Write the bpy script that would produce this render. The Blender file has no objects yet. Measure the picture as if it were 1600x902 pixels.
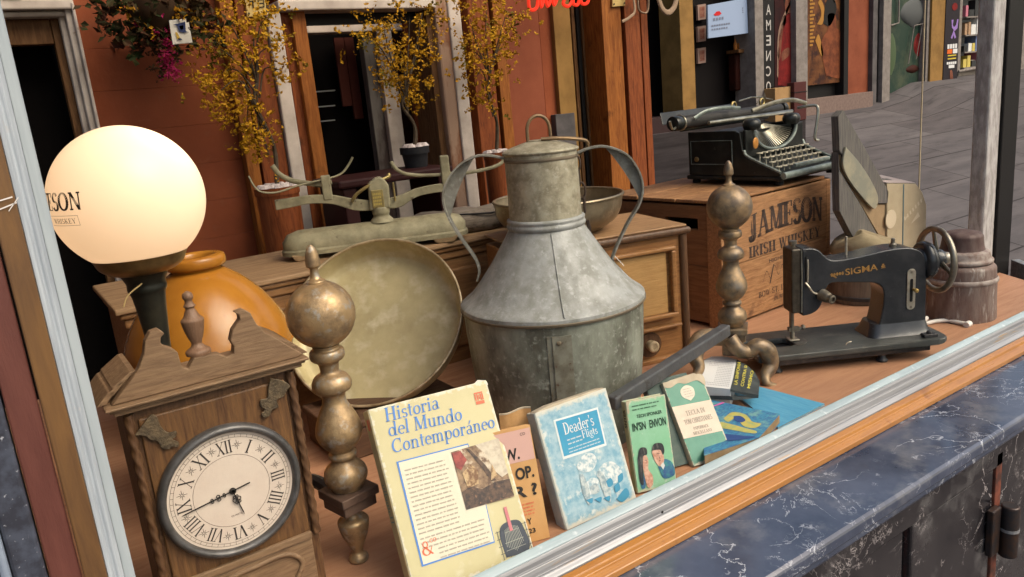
import bpy, bmesh, math, random
from mathutils import Vector, Matrix, Euler, noise
R = math.radians
sin, cos, pi = math.sin, math.cos, math.pi
S = bpy.context.scene
COL = S.collection

# ------------------------------------------------------------------ camera, sky, sun, exposure
F_PX, CX, CY = 1209.0, 800.0, 451.0                  # the photograph is 1600 x 902
def _n(v): return Vector(v).normalized()
ZC = -_n((470, 4949, 1209))                          # world up, right and into-the-window in camera axes (x right, y down, z forward)
XC = Vector((1850, -471, 1209)); XC = (XC - ZC * XC.dot(ZC)).normalized()
YC = ZC.cross(XC).normalized()
EYE = Vector((0.0, -0.80, 0.63))
cam_d = bpy.data.cameras.new('camera'); cam = bpy.data.objects.new('camera', cam_d); COL.objects.link(cam)
right = Vector((XC[0], YC[0], ZC[0])); down = Vector((XC[1], YC[1], ZC[1])); fwd = Vector((XC[2], YC[2], ZC[2]))
M = Matrix.Identity(4)
for i in range(3):
    M[i][0], M[i][1], M[i][2], M[i][3] = right[i], -down[i], -fwd[i], EYE[i]
cam.matrix_world = M
cam_d.sensor_width = 36; cam_d.lens = F_PX / 1600 * 36
cam_d.clip_start = 0.02; cam_d.clip_end = 400
S.camera = cam

SUN_EL, SUN_AZ = R(48), R(150)                       # azimuth measured from +y towards +x
w = bpy.data.worlds.new('World'); S.world = w; w.use_nodes = True
nt = w.node_tree; nt.nodes.clear()
sky = nt.nodes.new('ShaderNodeTexSky'); sky.sky_type = 'NISHITA'; sky.sun_disc = False
sky.sun_elevation = SUN_EL; sky.sun_rotation = SUN_AZ; sky.air_density = 1.2; sky.dust_density = 6.0; sky.ozone_density = 0.6
bg = nt.nodes.new('ShaderNodeBackground'); bg.inputs['Strength'].default_value = 0.115
out = nt.nodes.new('ShaderNodeOutputWorld')
nt.links.new(sky.outputs[0], bg.inputs[0]); nt.links.new(bg.outputs[0], out.inputs[0])
sun_d = bpy.data.lights.new('sun', 'SUN'); sun_d.energy = 1.2; sun_d.angle = R(45); sun_d.color = (1.0, 0.86, 0.70)
sun = bpy.data.objects.new('sun', sun_d); COL.objects.link(sun)
sd = Vector((sin(SUN_AZ) * cos(SUN_EL), cos(SUN_AZ) * cos(SUN_EL), sin(SUN_EL)))
sun.rotation_euler = sd.to_track_quat('Z', 'Y').to_euler()
S.view_settings.view_transform = 'Standard'; S.view_settings.look = 'None'
S.view_settings.gamma = 1; S.view_settings.use_curve_mapping = False
S.view_settings.exposure = 0.86
S.cycles.max_bounces = 8; S.cycles.transparent_max_bounces = 16
S.cycles.use_denoising = True

# ------------------------------------------------------------------ small helpers
def at(px, py, y):
    """the world point seen at photo pixel (px, py) on the plane y"""
    d = right * (px - CX) + down * (py - CY) + fwd * F_PX
    return EYE + d * ((y - EYE.y) / d.y)
def fl(px, py, z=0.0):
    d = right * (px - CX) + down * (py - CY) + fwd * F_PX
    return EYE + d * ((z - EYE.z) / d.z)
def T(x=0, y=0, z=0): return Matrix.Translation((x, y, z))
def RX(a): return Matrix.Rotation(a, 4, 'X')
def RY(a): return Matrix.Rotation(a, 4, 'Y')
def RZ(a): return Matrix.Rotation(a, 4, 'Z')
UP = RX(pi / 2)                                       # turns a drawing in (x, y) into one that stands in (x, z) and faces -y

class MB:
    """collects shapes for one mesh"""
    def __init__(s): s.v = []; s.f = []
    def add(s, vs, fs, m=None):
        b = len(s.v)
        s.v += [(m @ Vector(v)) if m else Vector(v) for v in vs]
        s.f += [[b + i for i in f] for f in fs]
        return s
    def box(s, x0, x1, y0, y1, z0, z1, m=None):
        vs = [(x, y, z) for x in (x0, x1) for y in (y0, y1) for z in (z0, z1)]
        return s.add(vs, [(0, 1, 3, 2), (4, 6, 7, 5), (0, 4, 5, 1), (2, 3, 7, 6), (0, 2, 6, 4), (1, 5, 7, 3)], m)
    def prism(s, poly, h0, h1, m=None):
        """polygon in (x, y), extruded in z from h0 to h1"""
        a = sum(poly[i][0] * poly[(i + 1) % len(poly)][1] - poly[(i + 1) % len(poly)][0] * poly[i][1] for i in range(len(poly)))
        if a < 0: poly = poly[::-1]
        n = len(poly)
        vs = [(x, y, h0) for x, y in poly] + [(x, y, h1) for x, y in poly]
        fs = [list(range(n))[::-1], list(range(n, 2 * n))] + [(i, (i + 1) % n, n + (i + 1) % n, n + i) for i in range(n)]
        return s.add(vs, fs, m)
    def lathe(s, prof, seg=40, m=None, cap=True):
        """prof: (radius, z) from bottom to top"""
        vs, fs = [], []
        for r, z in prof:
            for k in range(seg):
                a = 2 * pi * k / seg; vs.append((r * cos(a), r * sin(a), z))
        for i in range(len(prof) - 1):
            for k in range(seg):
                j = (k + 1) % seg
                fs.append((i * seg + k, i * seg + j, (i + 1) * seg + j, (i + 1) * seg + k))
        if cap:
            fs.append(list(range(seg))[::-1]); fs.append([(len(prof) - 1) * seg + k for k in range(seg)])
        return s.add(vs, fs, m)
    def tube(s, path, r, n=10, m=None, flat=1.0, closed=False):
        """round (or flattened) tube along the path; r a number or one per point"""
        P = [Vector(p) for p in path]; N = len(P)
        rr = r if isinstance(r, (list, tuple)) else [r] * N
        vs, fs = [], []; up = None
        for i, p in enumerate(P):
            if closed: t = P[(i + 1) % N] - P[i - 1]
            else: t = P[min(i + 1, N - 1)] - P[max(i - 1, 0)]
            t.normalize()
            if up is None:
                up = Vector((0, 0, 1)) if abs(t.z) < 0.9 else Vector((0, 1, 0))
            u = (up - t * up.dot(t)).normalized(); b = t.cross(u); up = u
            for k in range(n):
                a = 2 * pi * k / n
                vs.append(p + u * (rr[i] * cos(a)) + b * (rr[i] * flat * sin(a)))
        for i in range(N if closed else N - 1):
            i2 = (i + 1) % N
            for k in range(n):
                j = (k + 1) % n; fs.append((i * n + k, i2 * n + k, i2 * n + j, i * n + j))
        if not closed:
            fs.append(list(range(n))); fs.append([(N - 1) * n + k for k in range(n)][::-1])
        return s.add(vs, fs, m)
    def sheet(s, poly, m=None): return s.add([(x, y, 0) for x, y in poly], [list(range(len(poly)))], m)
    def polys(s, ps, m=None):
        for p in ps: s.sheet(p, m)
        return s
    def wobble(s, amp, scale):
        """slight dents and unevenness"""
        for v in s.v:
            q = noise.noise_vector(v * scale) + .5 * noise.noise_vector(v * scale * 2.7); v += q * amp
        return s
    def build(s, name, mt, parent=None, smooth=35, bevel=0.0, segs=2, fix=True):
        me = bpy.data.meshes.new(name); me.from_pydata([tuple(v) for v in s.v], [], s.f)
        if fix:
            b = bmesh.new(); b.from_mesh(me); bmesh.ops.recalc_face_normals(b, faces=b.faces); b.to_mesh(me); b.free()
        me.materials.append(mt); o = bpy.data.objects.new(name, me); COL.objects.link(o)
        if parent: o.parent = parent
        if smooth:
            for p in me.polygons: p.use_smooth = True
            me.set_sharp_from_angle(angle=R(smooth))
        if bevel:
            md = o.modifiers.new('bevel', 'BEVEL'); md.width = bevel; md.segments = segs; md.limit_method = 'ANGLE'; md.angle_limit = R(40)
            md.harden_normals = False
        return o

def tag(o, label=None, cat=None, group=None, kind=None):
    if label: o['label'] = label
    if cat: o['category'] = cat
    if group: o['group'] = group
    if kind: o['kind'] = kind
    return o
def thing(name, label, cat, m=None, group=None):
    o = bpy.data.objects.new(name, None); COL.objects.link(o); o.empty_display_size = .05
    if m is not None: o.matrix_world = m
    return tag(o, label, cat, group)
def smoothpath(pts, n=8):
    """Catmull-Rom through the points"""
    P = [Vector(p) for p in pts]; P = [P[0] * 2 - P[1]] + P + [P[-1] * 2 - P[-2]]; o = []
    for i in range(1, len(P) - 2):
        a, b, c, d = P[i - 1:i + 3]
        for k in range(n):
            t = k / n
            o.append(.5 * (2 * b + (c - a) * t + (2 * a - 5 * b + 4 * c - d) * t * t + (3 * b - a - 3 * c + d) * t ** 3))
    o.append(P[-2]); return o
def smoothprof(pts, n=5):
    return [(max(p.x, 0.0002), p.y) for p in smoothpath([(a, b, 0) for a, b in pts], n)]
def ellipse(cx, cy, rx, ry, n=28, a0=0, a1=2 * pi):
    full = abs(a1 - a0 - 2 * pi) < 1e-6
    return [(cx + rx * cos(a0 + (a1 - a0) * k / (n if full else n - 1)), cy + ry * sin(a0 + (a1 - a0) * k / (n if full else n - 1))) for k in range(n)]

# ------------------------------------------------------------------ materials
MATS = {}
SPEC = 0.12                                          # how strongly plain matt things reflect
KS = 1.0                                             # how much finer the mottling is drawn (small things need it finer)
def mat(name, col, rough=0.6, metal=0.0, col2=None, sc=8.0, lo=.4, hi=.62, det=6.0, stretch=None, col3=None, sc3=20.0, lo3=.55, hi3=.7,
        bump=0.0, bsc=60.0, rvar=0.0, emit=None, es=0.0, coat=0.0, spec=None, dist=0.0, sss=0.0, stretch3=None):
    """col mottled with col2, then specks or streaks of col3; all in object space"""
    if name in MATS: return MATS[name]
    sc, sc3, bsc = sc * KS, sc3 * KS, bsc * min(KS, 1.6)
    m = bpy.data.materials.new(name); m.use_nodes = True; MATS[name] = m
    t = m.node_tree; N = t.nodes; L = t.links; p = N['Principled BSDF']
    p.inputs['Roughness'].default_value = rough; p.inputs['Metallic'].default_value = metal
    p.inputs['Base Color'].default_value = (*col, 1); p.inputs['Coat Weight'].default_value = coat; p.inputs['Coat Roughness'].default_value = .12
    p.inputs['Specular IOR Level'].default_value = SPEC if spec is None else spec
    tc = N.new('ShaderNodeTexCoord')
    def coord(st):
        if not st: return tc.outputs['Object']
        mp = N.new('ShaderNodeMapping'); mp.inputs['Scale'].default_value = st; L.new(tc.outputs['Object'], mp.inputs[0]); return mp.outputs[0]
    def nz(scale, detail, st=None, d=0.0):
        n = N.new('ShaderNodeTexNoise'); n.inputs['Scale'].default_value = scale; n.inputs['Detail'].default_value = detail
        n.inputs['Roughness'].default_value = .62; n.inputs['Distortion'].default_value = d
        L.new(coord(st), n.inputs['Vector']); return n.outputs['Fac']
    def ramp(src, lo, hi):
        r = N.new('ShaderNodeValToRGB'); r.color_ramp.elements[0].position = lo; r.color_ramp.elements[1].position = hi; L.new(src, r.inputs[0]); return r.outputs[0]
    def mix(fac, a, b):
        x = N.new('ShaderNodeMix'); x.data_type = 'RGBA'; L.new(fac, x.inputs[0])
        for i, q in ((6, a), (7, b)):
            if isinstance(q, tuple): x.inputs[i].default_value = (*q, 1)
            else: L.new(q, x.inputs[i])
        return x.outputs[2]
    c = None
    if col2:
        f = ramp(nz(sc, det, stretch, dist), lo, hi); c = mix(f, col, col2)
        if rvar:
            mr = N.new('ShaderNodeMapRange'); mr.inputs[3].default_value = rough - rvar; mr.inputs[4].default_value = rough + rvar
            L.new(f, mr.inputs[0]); L.new(mr.outputs[0], p.inputs['Roughness'])
    if col3:
        f3 = ramp(nz(sc3, 8, stretch3), lo3, hi3); c = mix(f3, c if c is not None else col, col3)
    if c is not None: L.new(c, p.inputs['Base Color'])
    if bump:
        b = N.new('ShaderNodeBump'); b.inputs['Strength'].default_value = bump; b.inputs['Distance'].default_value = .004
        L.new(nz(bsc, 6, stretch), b.inputs['Height']); L.new(b.outputs[0], p.inputs['Normal'])
    if emit:
        p.inputs['Emission Color'].default_value = (*emit, 1); p.inputs['Emission Strength'].default_value = es
    if sss: p.inputs['Subsurface Weight'].default_value = sss
    return m
def wood(name, c1, c2, axis='x', sc=9.0, rough=.55, c3=None, bump=.25, coat=0.0, lo=.35, hi=.68, lo3=.62, hi3=.75):
    st = {'x': (1, 9, 9), 'y': (9, 1, 9), 'z': (9, 9, 1)}[axis]
    return mat(name, c1, rough, 0, c2, sc, lo, hi, 8, st, c3, 7.0, lo3, hi3, bump, sc * 2.2, .08, coat=coat, dist=.7)

# ------------------------------------------------------------------ hand-drawn serif letters (cap height 1)
TK, TN = .17, .05
def _bar(x0, y0, x1, y1): return [(x0, y0), (x1, y0), (x1, y1), (x0, y1)]
def _lin(x0, y0, x1, y1, w): return [(x0 - w / 2, y0), (x0 + w / 2, y0), (x1 + w / 2, y1), (x1 - w / 2, y1)]
def _arc(cx, cy, rx, ry, a0, a1, tk=None, tn=None, n=14):
    tk, tn = tk or TK, tn or TN
    o = []; a0, a1 = R(a0), R(a1)
    def pt(a, s):
        h = (tn + (tk - tn) * abs(cos(a)) ** 1.3) / 2
        return (cx + (rx + s * h) * cos(a), cy + (ry + s * h) * sin(a))
    for k in range(n):
        a, b = a0 + (a1 - a0) * k / n, a0 + (a1 - a0) * (k + 1) / n
        o.append([pt(a, -1), pt(b, -1), pt(b, 1), pt(a, 1)])
    return o
def _stem(x, y0, y1, sb=1, st=1, w=None):
    w = w or TK
    o = [_bar(x - w / 2, y0, x + w / 2, y1)]; e = w / 2 + .09
    if sb: o.append(_bar(x - e, y0, x + e, y0 + TN))
    if st == 1: o.append(_bar(x - e, y1 - TN, x + e, y1))
    if st == 2: o.append(_bar(x - e, y1 - TN, x, y1))
    return o
def _dot(cx, cy, r=.1): return [ellipse(cx, cy, r, r, 12)]
XH = .64
def glyph(c):
    """(polygons, advance)"""
    S_ = _stem
    if c == ' ': return [], .38
    if c == 'H': return S_(.22, 0, 1) + S_(.8, 0, 1) + [_bar(.22, .48, .8, .53)], 1.02
    if c == 'I': return S_(.22, 0, 1), .44
    if c == 'M': return S_(.17, 0, 1, 1, 1, .07) + S_(.95, 0, 1) + [_lin(.22, 1, .56, .05, .17), _lin(.56, .05, .92, 1, .06)], 1.17
    if c == 'N': return S_(.17, 0, 1, 1, 1, .07) + S_(.83, 0, 1, 0, 1, .07) + [_lin(.18, 1, .82, 0, .18)], 1.0
    if c == 'C': return _arc(.5, .5, .4, .47, 50, 315) + [_bar(.74, .66, .8, 1)], .92
    if c == 'G': return _arc(.5, .5, .4, .47, 50, 320) + S_(.8, .1, .45, 0, 1, .13), .98
    if c == 'O': return _arc(.5, .5, .4, .47, 0, 360, n=24), 1.0
    if c == 'Q': return _arc(.5, .5, .4, .47, 0, 360, n=24) + [_lin(.5, .2, .85, -.15, .1)], 1.0
    if c == 'D': return S_(.22, 0, 1) + _arc(.4, .5, .42, .47, -90, 90), .95
    if c == 'A': return [_lin(.12, 0, .48, 1, .07), _lin(.82, 0, .46, 1, .19), _bar(.26, .3, .7, .36), _bar(0, 0, .25, TN), _bar(.66, 0, .98, TN)], .97
    if c == 'V': return [_lin(.14, 1, .5, 0, .18), _lin(.82, 1, .48, 0, .06), _bar(0, .95, .3, 1), _bar(.7, .95, .95, 1)], .94
    if c == 'X': return [_lin(.14, 1, .8, 0, .18), _lin(.8, 1, .14, 0, .06), _bar(0, .95, .3, 1), _bar(.66, .95, .92, 1), _bar(0, 0, .28, .05), _bar(.64, 0, .94, .05)], .94
    if c == 'W': return [_lin(.13, 1, .4, 0, .17), _lin(.62, 1, .4, 0, .06), _lin(.58, 1, .88, 0, .17), _lin(1.1, 1, .88, 0, .06), _bar(0, .95, .28, 1), _bar(.98, .95, 1.22, 1)], 1.22
    if c == 'Y': return S_(.46, 0, .45, 1, 0) + [_lin(.14, 1, .46, .42, .17), _lin(.8, 1, .48, .42, .06), _bar(0, .95, .28, 1), _bar(.68, .95, .92, 1)], .92
    if c == 'K': return S_(.22, 0, 1) + [_lin(.3, .42, .78, 1, .06), _lin(.42, .55, .84, 0, .18), _bar(.66, .95, .92, 1), _bar(.7, 0, .98, .05)], .98
    if c == 'E': return S_(.22, 0, 1) + [_bar(.2, .95, .74, 1), _bar(.2, 0, .78, .05), _bar(.2, .49, .58, .54), _bar(.7, .76, .75, 1), _bar(.74, 0, .79, .26), _bar(.55, .4, .6, .63)], .84
    if c == 'F': return S_(.22, 0, 1) + [_bar(.2, .95, .74, 1), _bar(.2, .49, .58, .54), _bar(.7, .74, .75, 1), _bar(.55, .4, .6, .63)], .8
    if c == 'L': return S_(.22, 0, 1) + [_bar(.2, 0, .74, .05), _bar(.7, 0, .75, .28)], .8
    if c == 'T': return S_(.46, 0, 1) + [_bar(.06, .95, .86, 1), _bar(.06, .72, .11, 1), _bar(.81, .72, .86, 1)], .92
    if c == 'J': return [_bar(.38, .2, .55, 1), _bar(.26, .95, .67, 1)] + _arc(.28, .2, .185, .2, 180, 360), .72
    if c == 'P': return S_(.22, 0, 1) + _arc(.4, .74, .3, .235, -90, 90) + [_bar(.2, .48, .42, .53), _bar(.2, .95, .42, 1)], .8
    if c == 'R': return S_(.22, 0, 1) + _arc(.4, .74, .3, .235, -90, 90) + [_bar(.2, .48, .42, .53), _bar(.2, .95, .42, 1), _lin(.5, .5, .84, 0, .18)], .94
    if c == 'B': return S_(.22, 0, 1) + _arc(.4, .75, .26, .22, -90, 90) + _arc(.42, .26, .32, .24, -90, 90), .84
    if c == 'S': return _arc(.38, .74, .24, .235, 20, 270) + _arc(.38, .26, .27, .235, -160, 90), .74
    if c == 'U': return [_bar(.14, .3, .31, 1), _bar(.04, .95, .42, 1), _bar(.78, .3, .83, 1), _bar(.68, .95, .94, 1)] + _arc(.515, .3, .29, .28, 180, 360), .98
    if c == 'Z': return [_bar(.1, .95, .78, 1), _bar(.08, 0, .8, .05), _lin(.16, 0, .7, 1, .16)], .86
    if c in 'aá':
        g = _arc(.3, .17, .2, .17, 0, 360, .12) + [_bar(.44, 0, .58, .5), _bar(.5, 0, .68, .05)] + _arc(.33, .47, .18, .16, 0, 160, .1)
        if c == 'á': g.append([(.32, .74), (.4, .74), (.55, .98), (.42, .98)])
        return g, .68
    if c == 'd': return _arc(.34, .32, .24, .3, 0, 360, .14) + S_(.6, 0, 1.02, 0, 2, .14) + [_bar(.56, 0, .78, .05)], .8
    if c == 'b': return _arc(.42, .32, .24, .3, 0, 360, .14) + S_(.18, 0, 1.02, 0, 2, .14), .76
    if c == 'e': return _arc(.33, .32, .23, .3, 0, 310, .14) + [_bar(.1, .33, .6, .38)], .62
    if c == 'o': return _arc(.35, .32, .25, .3, 0, 360, .15), .7
    if c == 'c': return _arc(.33, .32, .23, .3, 45, 320, .14) + _dot(.48, .5, .07), .6
    if c == 'l': return S_(.18, 0, 1.02, 1, 2, .14), .38
    if c in 'ij': return S_(.18, 0, XH, 1, 2, .14) + _dot(.18, .87, .09), .38
    if c == 'n': return S_(.18, 0, XH, 1, 2, .14) + S_(.58, 0, .42, 1, 0, .14) + _arc(.38, .42, .2, .2, 0, 180, .13), .78
    if c == 'm': return S_(.18, 0, XH, 1, 2, .14) + S_(.55, 0, .42, 1, 0, .14) + S_(.92, 0, .42, 1, 0, .14) + _arc(.365, .42, .185, .2, 0, 180, .13) + _arc(.735, .42, .185, .2, 0, 180, .13), 1.12
    if c == 'p': return S_(.18, -.32, XH, 1, 2, .14) + _arc(.42, .32, .24, .3, 0, 360, .14), .76
    if c == 'r': return S_(.18, 0, XH, 1, 2, .14) + _arc(.36, .45, .17, .17, 60, 180, .1) + _dot(.46, .55, .08), .56
    if c == 's': return _arc(.28, .47, .16, .15, 20, 270, .12) + _arc(.28, .17, .18, .15, -160, 90, .12), .54
    if c == 't': return [_bar(.14, .14, .28, .86), _bar(.03, .59, .42, .64)] + _arc(.28, .14, .07, .12, 180, 330, .1), .46
    if c == 'u': return S_(.18, .2, XH, 0, 2, .14) + S_(.58, 0, XH, 0, 2, .14) + _arc(.38, .22, .2, .2, 180, 360, .12) + [_bar(.56, 0, .74, .05)], .8
    if c == 'g': return _arc(.32, .38, .2, .24, 0, 360, .13) + _arc(.32, -.14, .24, .16, 0, 360, .1) + [_bar(.5, .57, .66, .63)], .66
    if c == 'h': return S_(.18, 0, 1.02, 1, 2, .14) + S_(.58, 0, .42, 1, 0, .14) + _arc(.38, .42, .2, .2, 0, 180, .13), .78
    if c == 'y' or c == 'v': return [_lin(.1, XH, .34, 0, .14), _lin(.58, XH, .34, 0, .05)], .66
    if c == '&': return _arc(.34, .74, .17, .2, 0, 360, .1) + _arc(.36, .27, .28, .25, 60, 330, .15) + [_lin(.24, .62, .78, 0, .15), _lin(.6, .1, .8, .5, .06)], .92
    if c == '.': return _dot(.14, .08, .09), .3
    if c == "'": return [[(.1, 1), (.24, 1), (.16, .72), (.1, .72)]], .28
    if c == '-': return [_bar(.05, .3, .4, .38)], .46
    return [_bar(.1, 0, .5, .6)], .6
def serif(txt, size, slant=0.0, squeeze=1.0, track=0.0, arch=0.0, bold=0.0):
    global TK, TN
    k0 = TK, TN; TK, TN = TK + bold, TN + bold * .6
    """(polygons, width) of a line of serif text, baseline at y = 0"""
    x = 0; ps = []
    for ch in txt:
        g, a = glyph(ch)
        for p in g: ps.append([(x + u + slant * v, v) for u, v in p])
        x += a + track
    wd = x; TK, TN = k0
    if bold: ps = [[(u + (bold * .5 if (i in (1, 2)) else -bold * .0) * (len(p) == 4), v) for i, (u, v) in enumerate(p)] for p in ps]
    def lift(u): return arch * (1 - (2 * u / max(wd, 1e-6) - 1) ** 2)
    return [[(u * size * squeeze, (v + lift(u)) * size) for u, v in p] for p in ps], wd * size * squeeze
def fit(txt, width, size, **k):
    ps, wd = serif(txt, size, **k); s = width / wd
    return [[(u * s, v) for u, v in p] for p in ps]
def sans(txt, size, bold=0.0, spacing=1.0):
    """polygons of the built-in plain font as (vertices, faces)"""
    cu = bpy.data.curves.new('t', 'FONT'); cu.body = txt; cu.size = size; cu.offset = bold; cu.space_character = spacing; cu.resolution_u = 3
    o = bpy.data.objects.new('t', cu); COL.objects.link(o)
    dg = bpy.context.evaluated_depsgraph_get(); me = bpy.data.meshes.new_from_object(o.evaluated_get(dg))
    vs = [tuple(v.co) for v in me.vertices]; fs = [list(p.vertices) for p in me.polygons]
    bpy.data.objects.remove(o); bpy.data.curves.remove(cu); bpy.data.meshes.remove(me)
    return vs, fs
def sans_fit(txt, width, height, bold=0.0):
    vs, fs = sans(txt, 1.0, bold)
    x0, x1 = min(v[0] for v in vs), max(v[0] for v in vs); y0, y1 = min(v[1] for v in vs), max(v[1] for v in vs)
    return [((v[0] - x0) / (x1 - x0) * width, (v[1] - y0) / (y1 - y0) * height, 0) for v in vs], fs
def shift(ps, dx, dy): return [[(x + dx, y + dy) for x, y in p] for p in ps]
def textlines(x0, y1, wd, n, pitch, h, rnd, rag=.9):
    """small print: words as short bars"""
    ps = []
    for i in range(n):
        x = x0; y = y1 - i * pitch; end = x0 + wd * (rag + (1 - rag) * rnd.random())
        while x < end:
            L = min(h * rnd.uniform(1.2, 5.5), end - x); hh = h; k = x
            while k < x + L:
                q = min(h * .55, x + L - k); ps.append(_bar(k, y, k + q * .72, y + hh * .9)); k += h * .62
            x += L + h * .7
    return ps

# ------------------------------------------------------------------ materials of the setting
m_terra = mat('terracotta_paint', (.27, .074, .031), .75, 0, (.20, .052, .022), 4, .3, .7, col3=(.24, .075, .035), sc3=16, lo3=.58, hi3=.7, bump=.25, bsc=60)
m_terra2 = mat('terracotta_light', (.24, .07, .035), .75, 0, (.17, .047, .023), 3, .35, .7, bump=.2, bsc=40)
m_white = mat('white_paint', (.58, .50, .43), .55, 0, (.36, .30, .25), 6, .4, .7, col3=(.2, .13, .09), sc3=14, lo3=.66, hi3=.72)
m_owood = wood('orange_wood', (.32, .115, .026), (.16, .048, .012), 'z', 10, .5, (.08, .025, .008))
m_owoodr = wood('red_brown_wood', (.25, .07, .022), (.12, .032, .012), 'z', 10, .5, (.06, .02, .008))
m_bwood = wood('brown_wood_z', (.17, .085, .035), (.08, .036, .016), 'z', 10, .55, (.04, .018, .01))
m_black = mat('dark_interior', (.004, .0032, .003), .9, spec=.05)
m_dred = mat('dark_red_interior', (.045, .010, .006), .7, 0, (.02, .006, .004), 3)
m_ochre = mat('ochre_paint', (.26, .145, .045), .7, 0, (.18, .10, .03), 5)
m_grey = mat('grey_plinth', (.11, .10, .10), .8, 0, (.07, .065, .065), 6)
m_pink = mat('pink_granite', (.20, .145, .125), .7, 0, (.145, .10, .085), 30, .3, .7, bump=.1)
m_pale = mat('pale_stone', (.24, .21, .19), .7, 0, (.16, .14, .125), 12, .35, .65)
m_black_paint = mat('black_paint', (.015, .014, .014), .45)
m_cream = mat('cream_paint', (.30, .21, .14), .5)
m_brass = mat('brass_plate', (.55, .40, .16), .4, .6, (.40, .27, .10), 12)

# ------------------------------------------------------------------ street and sky side
def street_z(x, y):
    t = min(max((x - 9.9) / 1.3, 0), 1); zb = .13 + .22 * t * t * (3 - 2 * t)
    if y <= 1.3: return -.80
    k = min((y - 1.3) / 3.9, 1.0)
    return -.80 + (zb + .80) * k
g = MB(); xs = [-60, -20, -6] + [i * .65 for i in range(-4, 30)] + [22, 30, 60]; ys = [-60, -20, -6, -2, 0, 1.3] + [1.3 + 3.9 * k / 10 for k in range(1, 11)] + [8, 20, 60]
vs = [(x, y, street_z(x, y)) for y in ys for x in xs]; nx = len(xs)
g.add(vs, [(j * nx + i, j * nx + i + 1, (j + 1) * nx + i + 1, (j + 1) * nx + i) for j in range(len(ys) - 1) for i in range(nx - 1)])
def paving():
    m = mat('street_paving', (.080, .073, .075), .8, 0, (.125, .113, .113), 2.2, .35, .65, stretch=(.5, 2.4, 1), col3=(.05, .045, .045), sc3=5, lo3=.56, hi3=.72, bump=.3, bsc=18, stretch3=(.35, 2.5, 1))
    t = m.node_tree; N = t.nodes; p = N['Principled BSDF']; src = p.inputs['Base Color'].links[0].from_socket
    br = N.new('ShaderNodeTexBrick'); br.inputs['Color1'].default_value = (1, 1, 1, 1); br.inputs['Color2'].default_value = (.78, .76, .76, 1); br.inputs['Mortar'].default_value = (.35, .33, .33, 1)
    br.inputs['Scale'].default_value = 1.0; br.inputs['Mortar Size'].default_value = .008; br.inputs['Brick Width'].default_value = 1.5; br.inputs['Row Height'].default_value = .55
    tc = N.new('ShaderNodeTexCoord'); t.links.new(tc.outputs['Object'], br.inputs['Vector'])
    x = N.new('ShaderNodeMix'); x.data_type = 'RGBA'; x.blend_type = 'MULTIPLY'; x.inputs[0].default_value = 1
    t.links.new(src, x.inputs[6]); t.links.new(br.outputs[0], x.inputs[7]); t.links.new(x.outputs[2], p.inputs['Base Color'])
    return m
tag(g.build('street', paving(), smooth=60), kind='structure')
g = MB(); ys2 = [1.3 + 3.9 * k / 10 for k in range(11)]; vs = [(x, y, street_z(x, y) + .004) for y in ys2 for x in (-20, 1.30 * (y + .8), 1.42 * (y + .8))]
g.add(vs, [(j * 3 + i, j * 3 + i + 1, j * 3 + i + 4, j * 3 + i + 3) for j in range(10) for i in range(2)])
tag(g.build('dim_reflection_sheet', mat('dim_reflection_dark', (.018, .015, .015), .9, 0, (.032, .027, .027), 3, spec=.05, stretch=(.5, 2.4, 1), bump=.4, bsc=14), smooth=60), kind='structure')  # added sheet; its dark colour imitates the weaker glass reflection on the left

FY = 5.2                                             # front of the shops on the right
HY = 2.6                                             # front of the nearer house on the left
def fx(px, py=100, y=HY): return at(px, py, y).x
def pan_(mb, p0, p1, p2, p3, y, th=.03):
    """a slab whose front face has the given photo corners on plane y (TL, TR, BR, BL), th thick backwards"""
    q = [at(*p, y) for p in (p0, p1, p2, p3)]
    return mb.prism([(v.x, v.z) for v in q], -th, 0, T(0, y, 0) @ UP)
def vbox(mb, px0, px1, row, y0, y1, z0, z1):
    """upright box between the verticals through (px0, row) and (px1, row), front at y0"""
    return mb.box(at(px0, row, y0).x, at(px1, row, y0).x, y0, y1, z0, z1)
ZT = 4.2
def zb(x, y=HY): return street_z(x, y) - .02

# the nearer house and the row of shops, each with its walls as pieces between the openings
house = thing('house_front', 'terracotta painted house front with wooden pilasters behind the display', 'house front', T(0, 0, 0))
shops = thing('shop_row', 'row of shop fronts with stone and ochre pilasters along the paved street', 'shop front', T(0, 0, 0))
def wallpiece(px0, px1, row, mt, y0=HY, z0=None, z1=ZT, name='wall', d=.2, par=None, bev=.003):
    a, b = at(px0, row, y0).x, at(px1, row, y0).x
    g = MB(); g.box(a, b, y0, y0 + d, zb(a, y0) if z0 is None else z0, z1); return g.build(name, mt, par or house, 0, bev)
def hp(*a, dy=0, **k): return wallpiece(*a, y0=HY + dy, **k)
def spc(*a, dy=0, **k): return wallpiece(*a, y0=FY + dy, par=shops, d=.3, **k)
xa, xb = fx(112, 0), fx(352, 100)
z = -.6
while z < ZT:
    g = MB(); g.box(xa, xb, HY, HY + .2, z, z + .1554); g.build('wall_board', m_terra, house, 0, .0012); z += .156
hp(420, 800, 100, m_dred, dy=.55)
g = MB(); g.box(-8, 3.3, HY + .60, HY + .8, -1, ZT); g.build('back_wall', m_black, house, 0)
g = MB(); g.box(3.4, 34, FY + 1.0, FY + 1.3, -1, ZT); g.build('back_wall', m_black, shops, 0)
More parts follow.
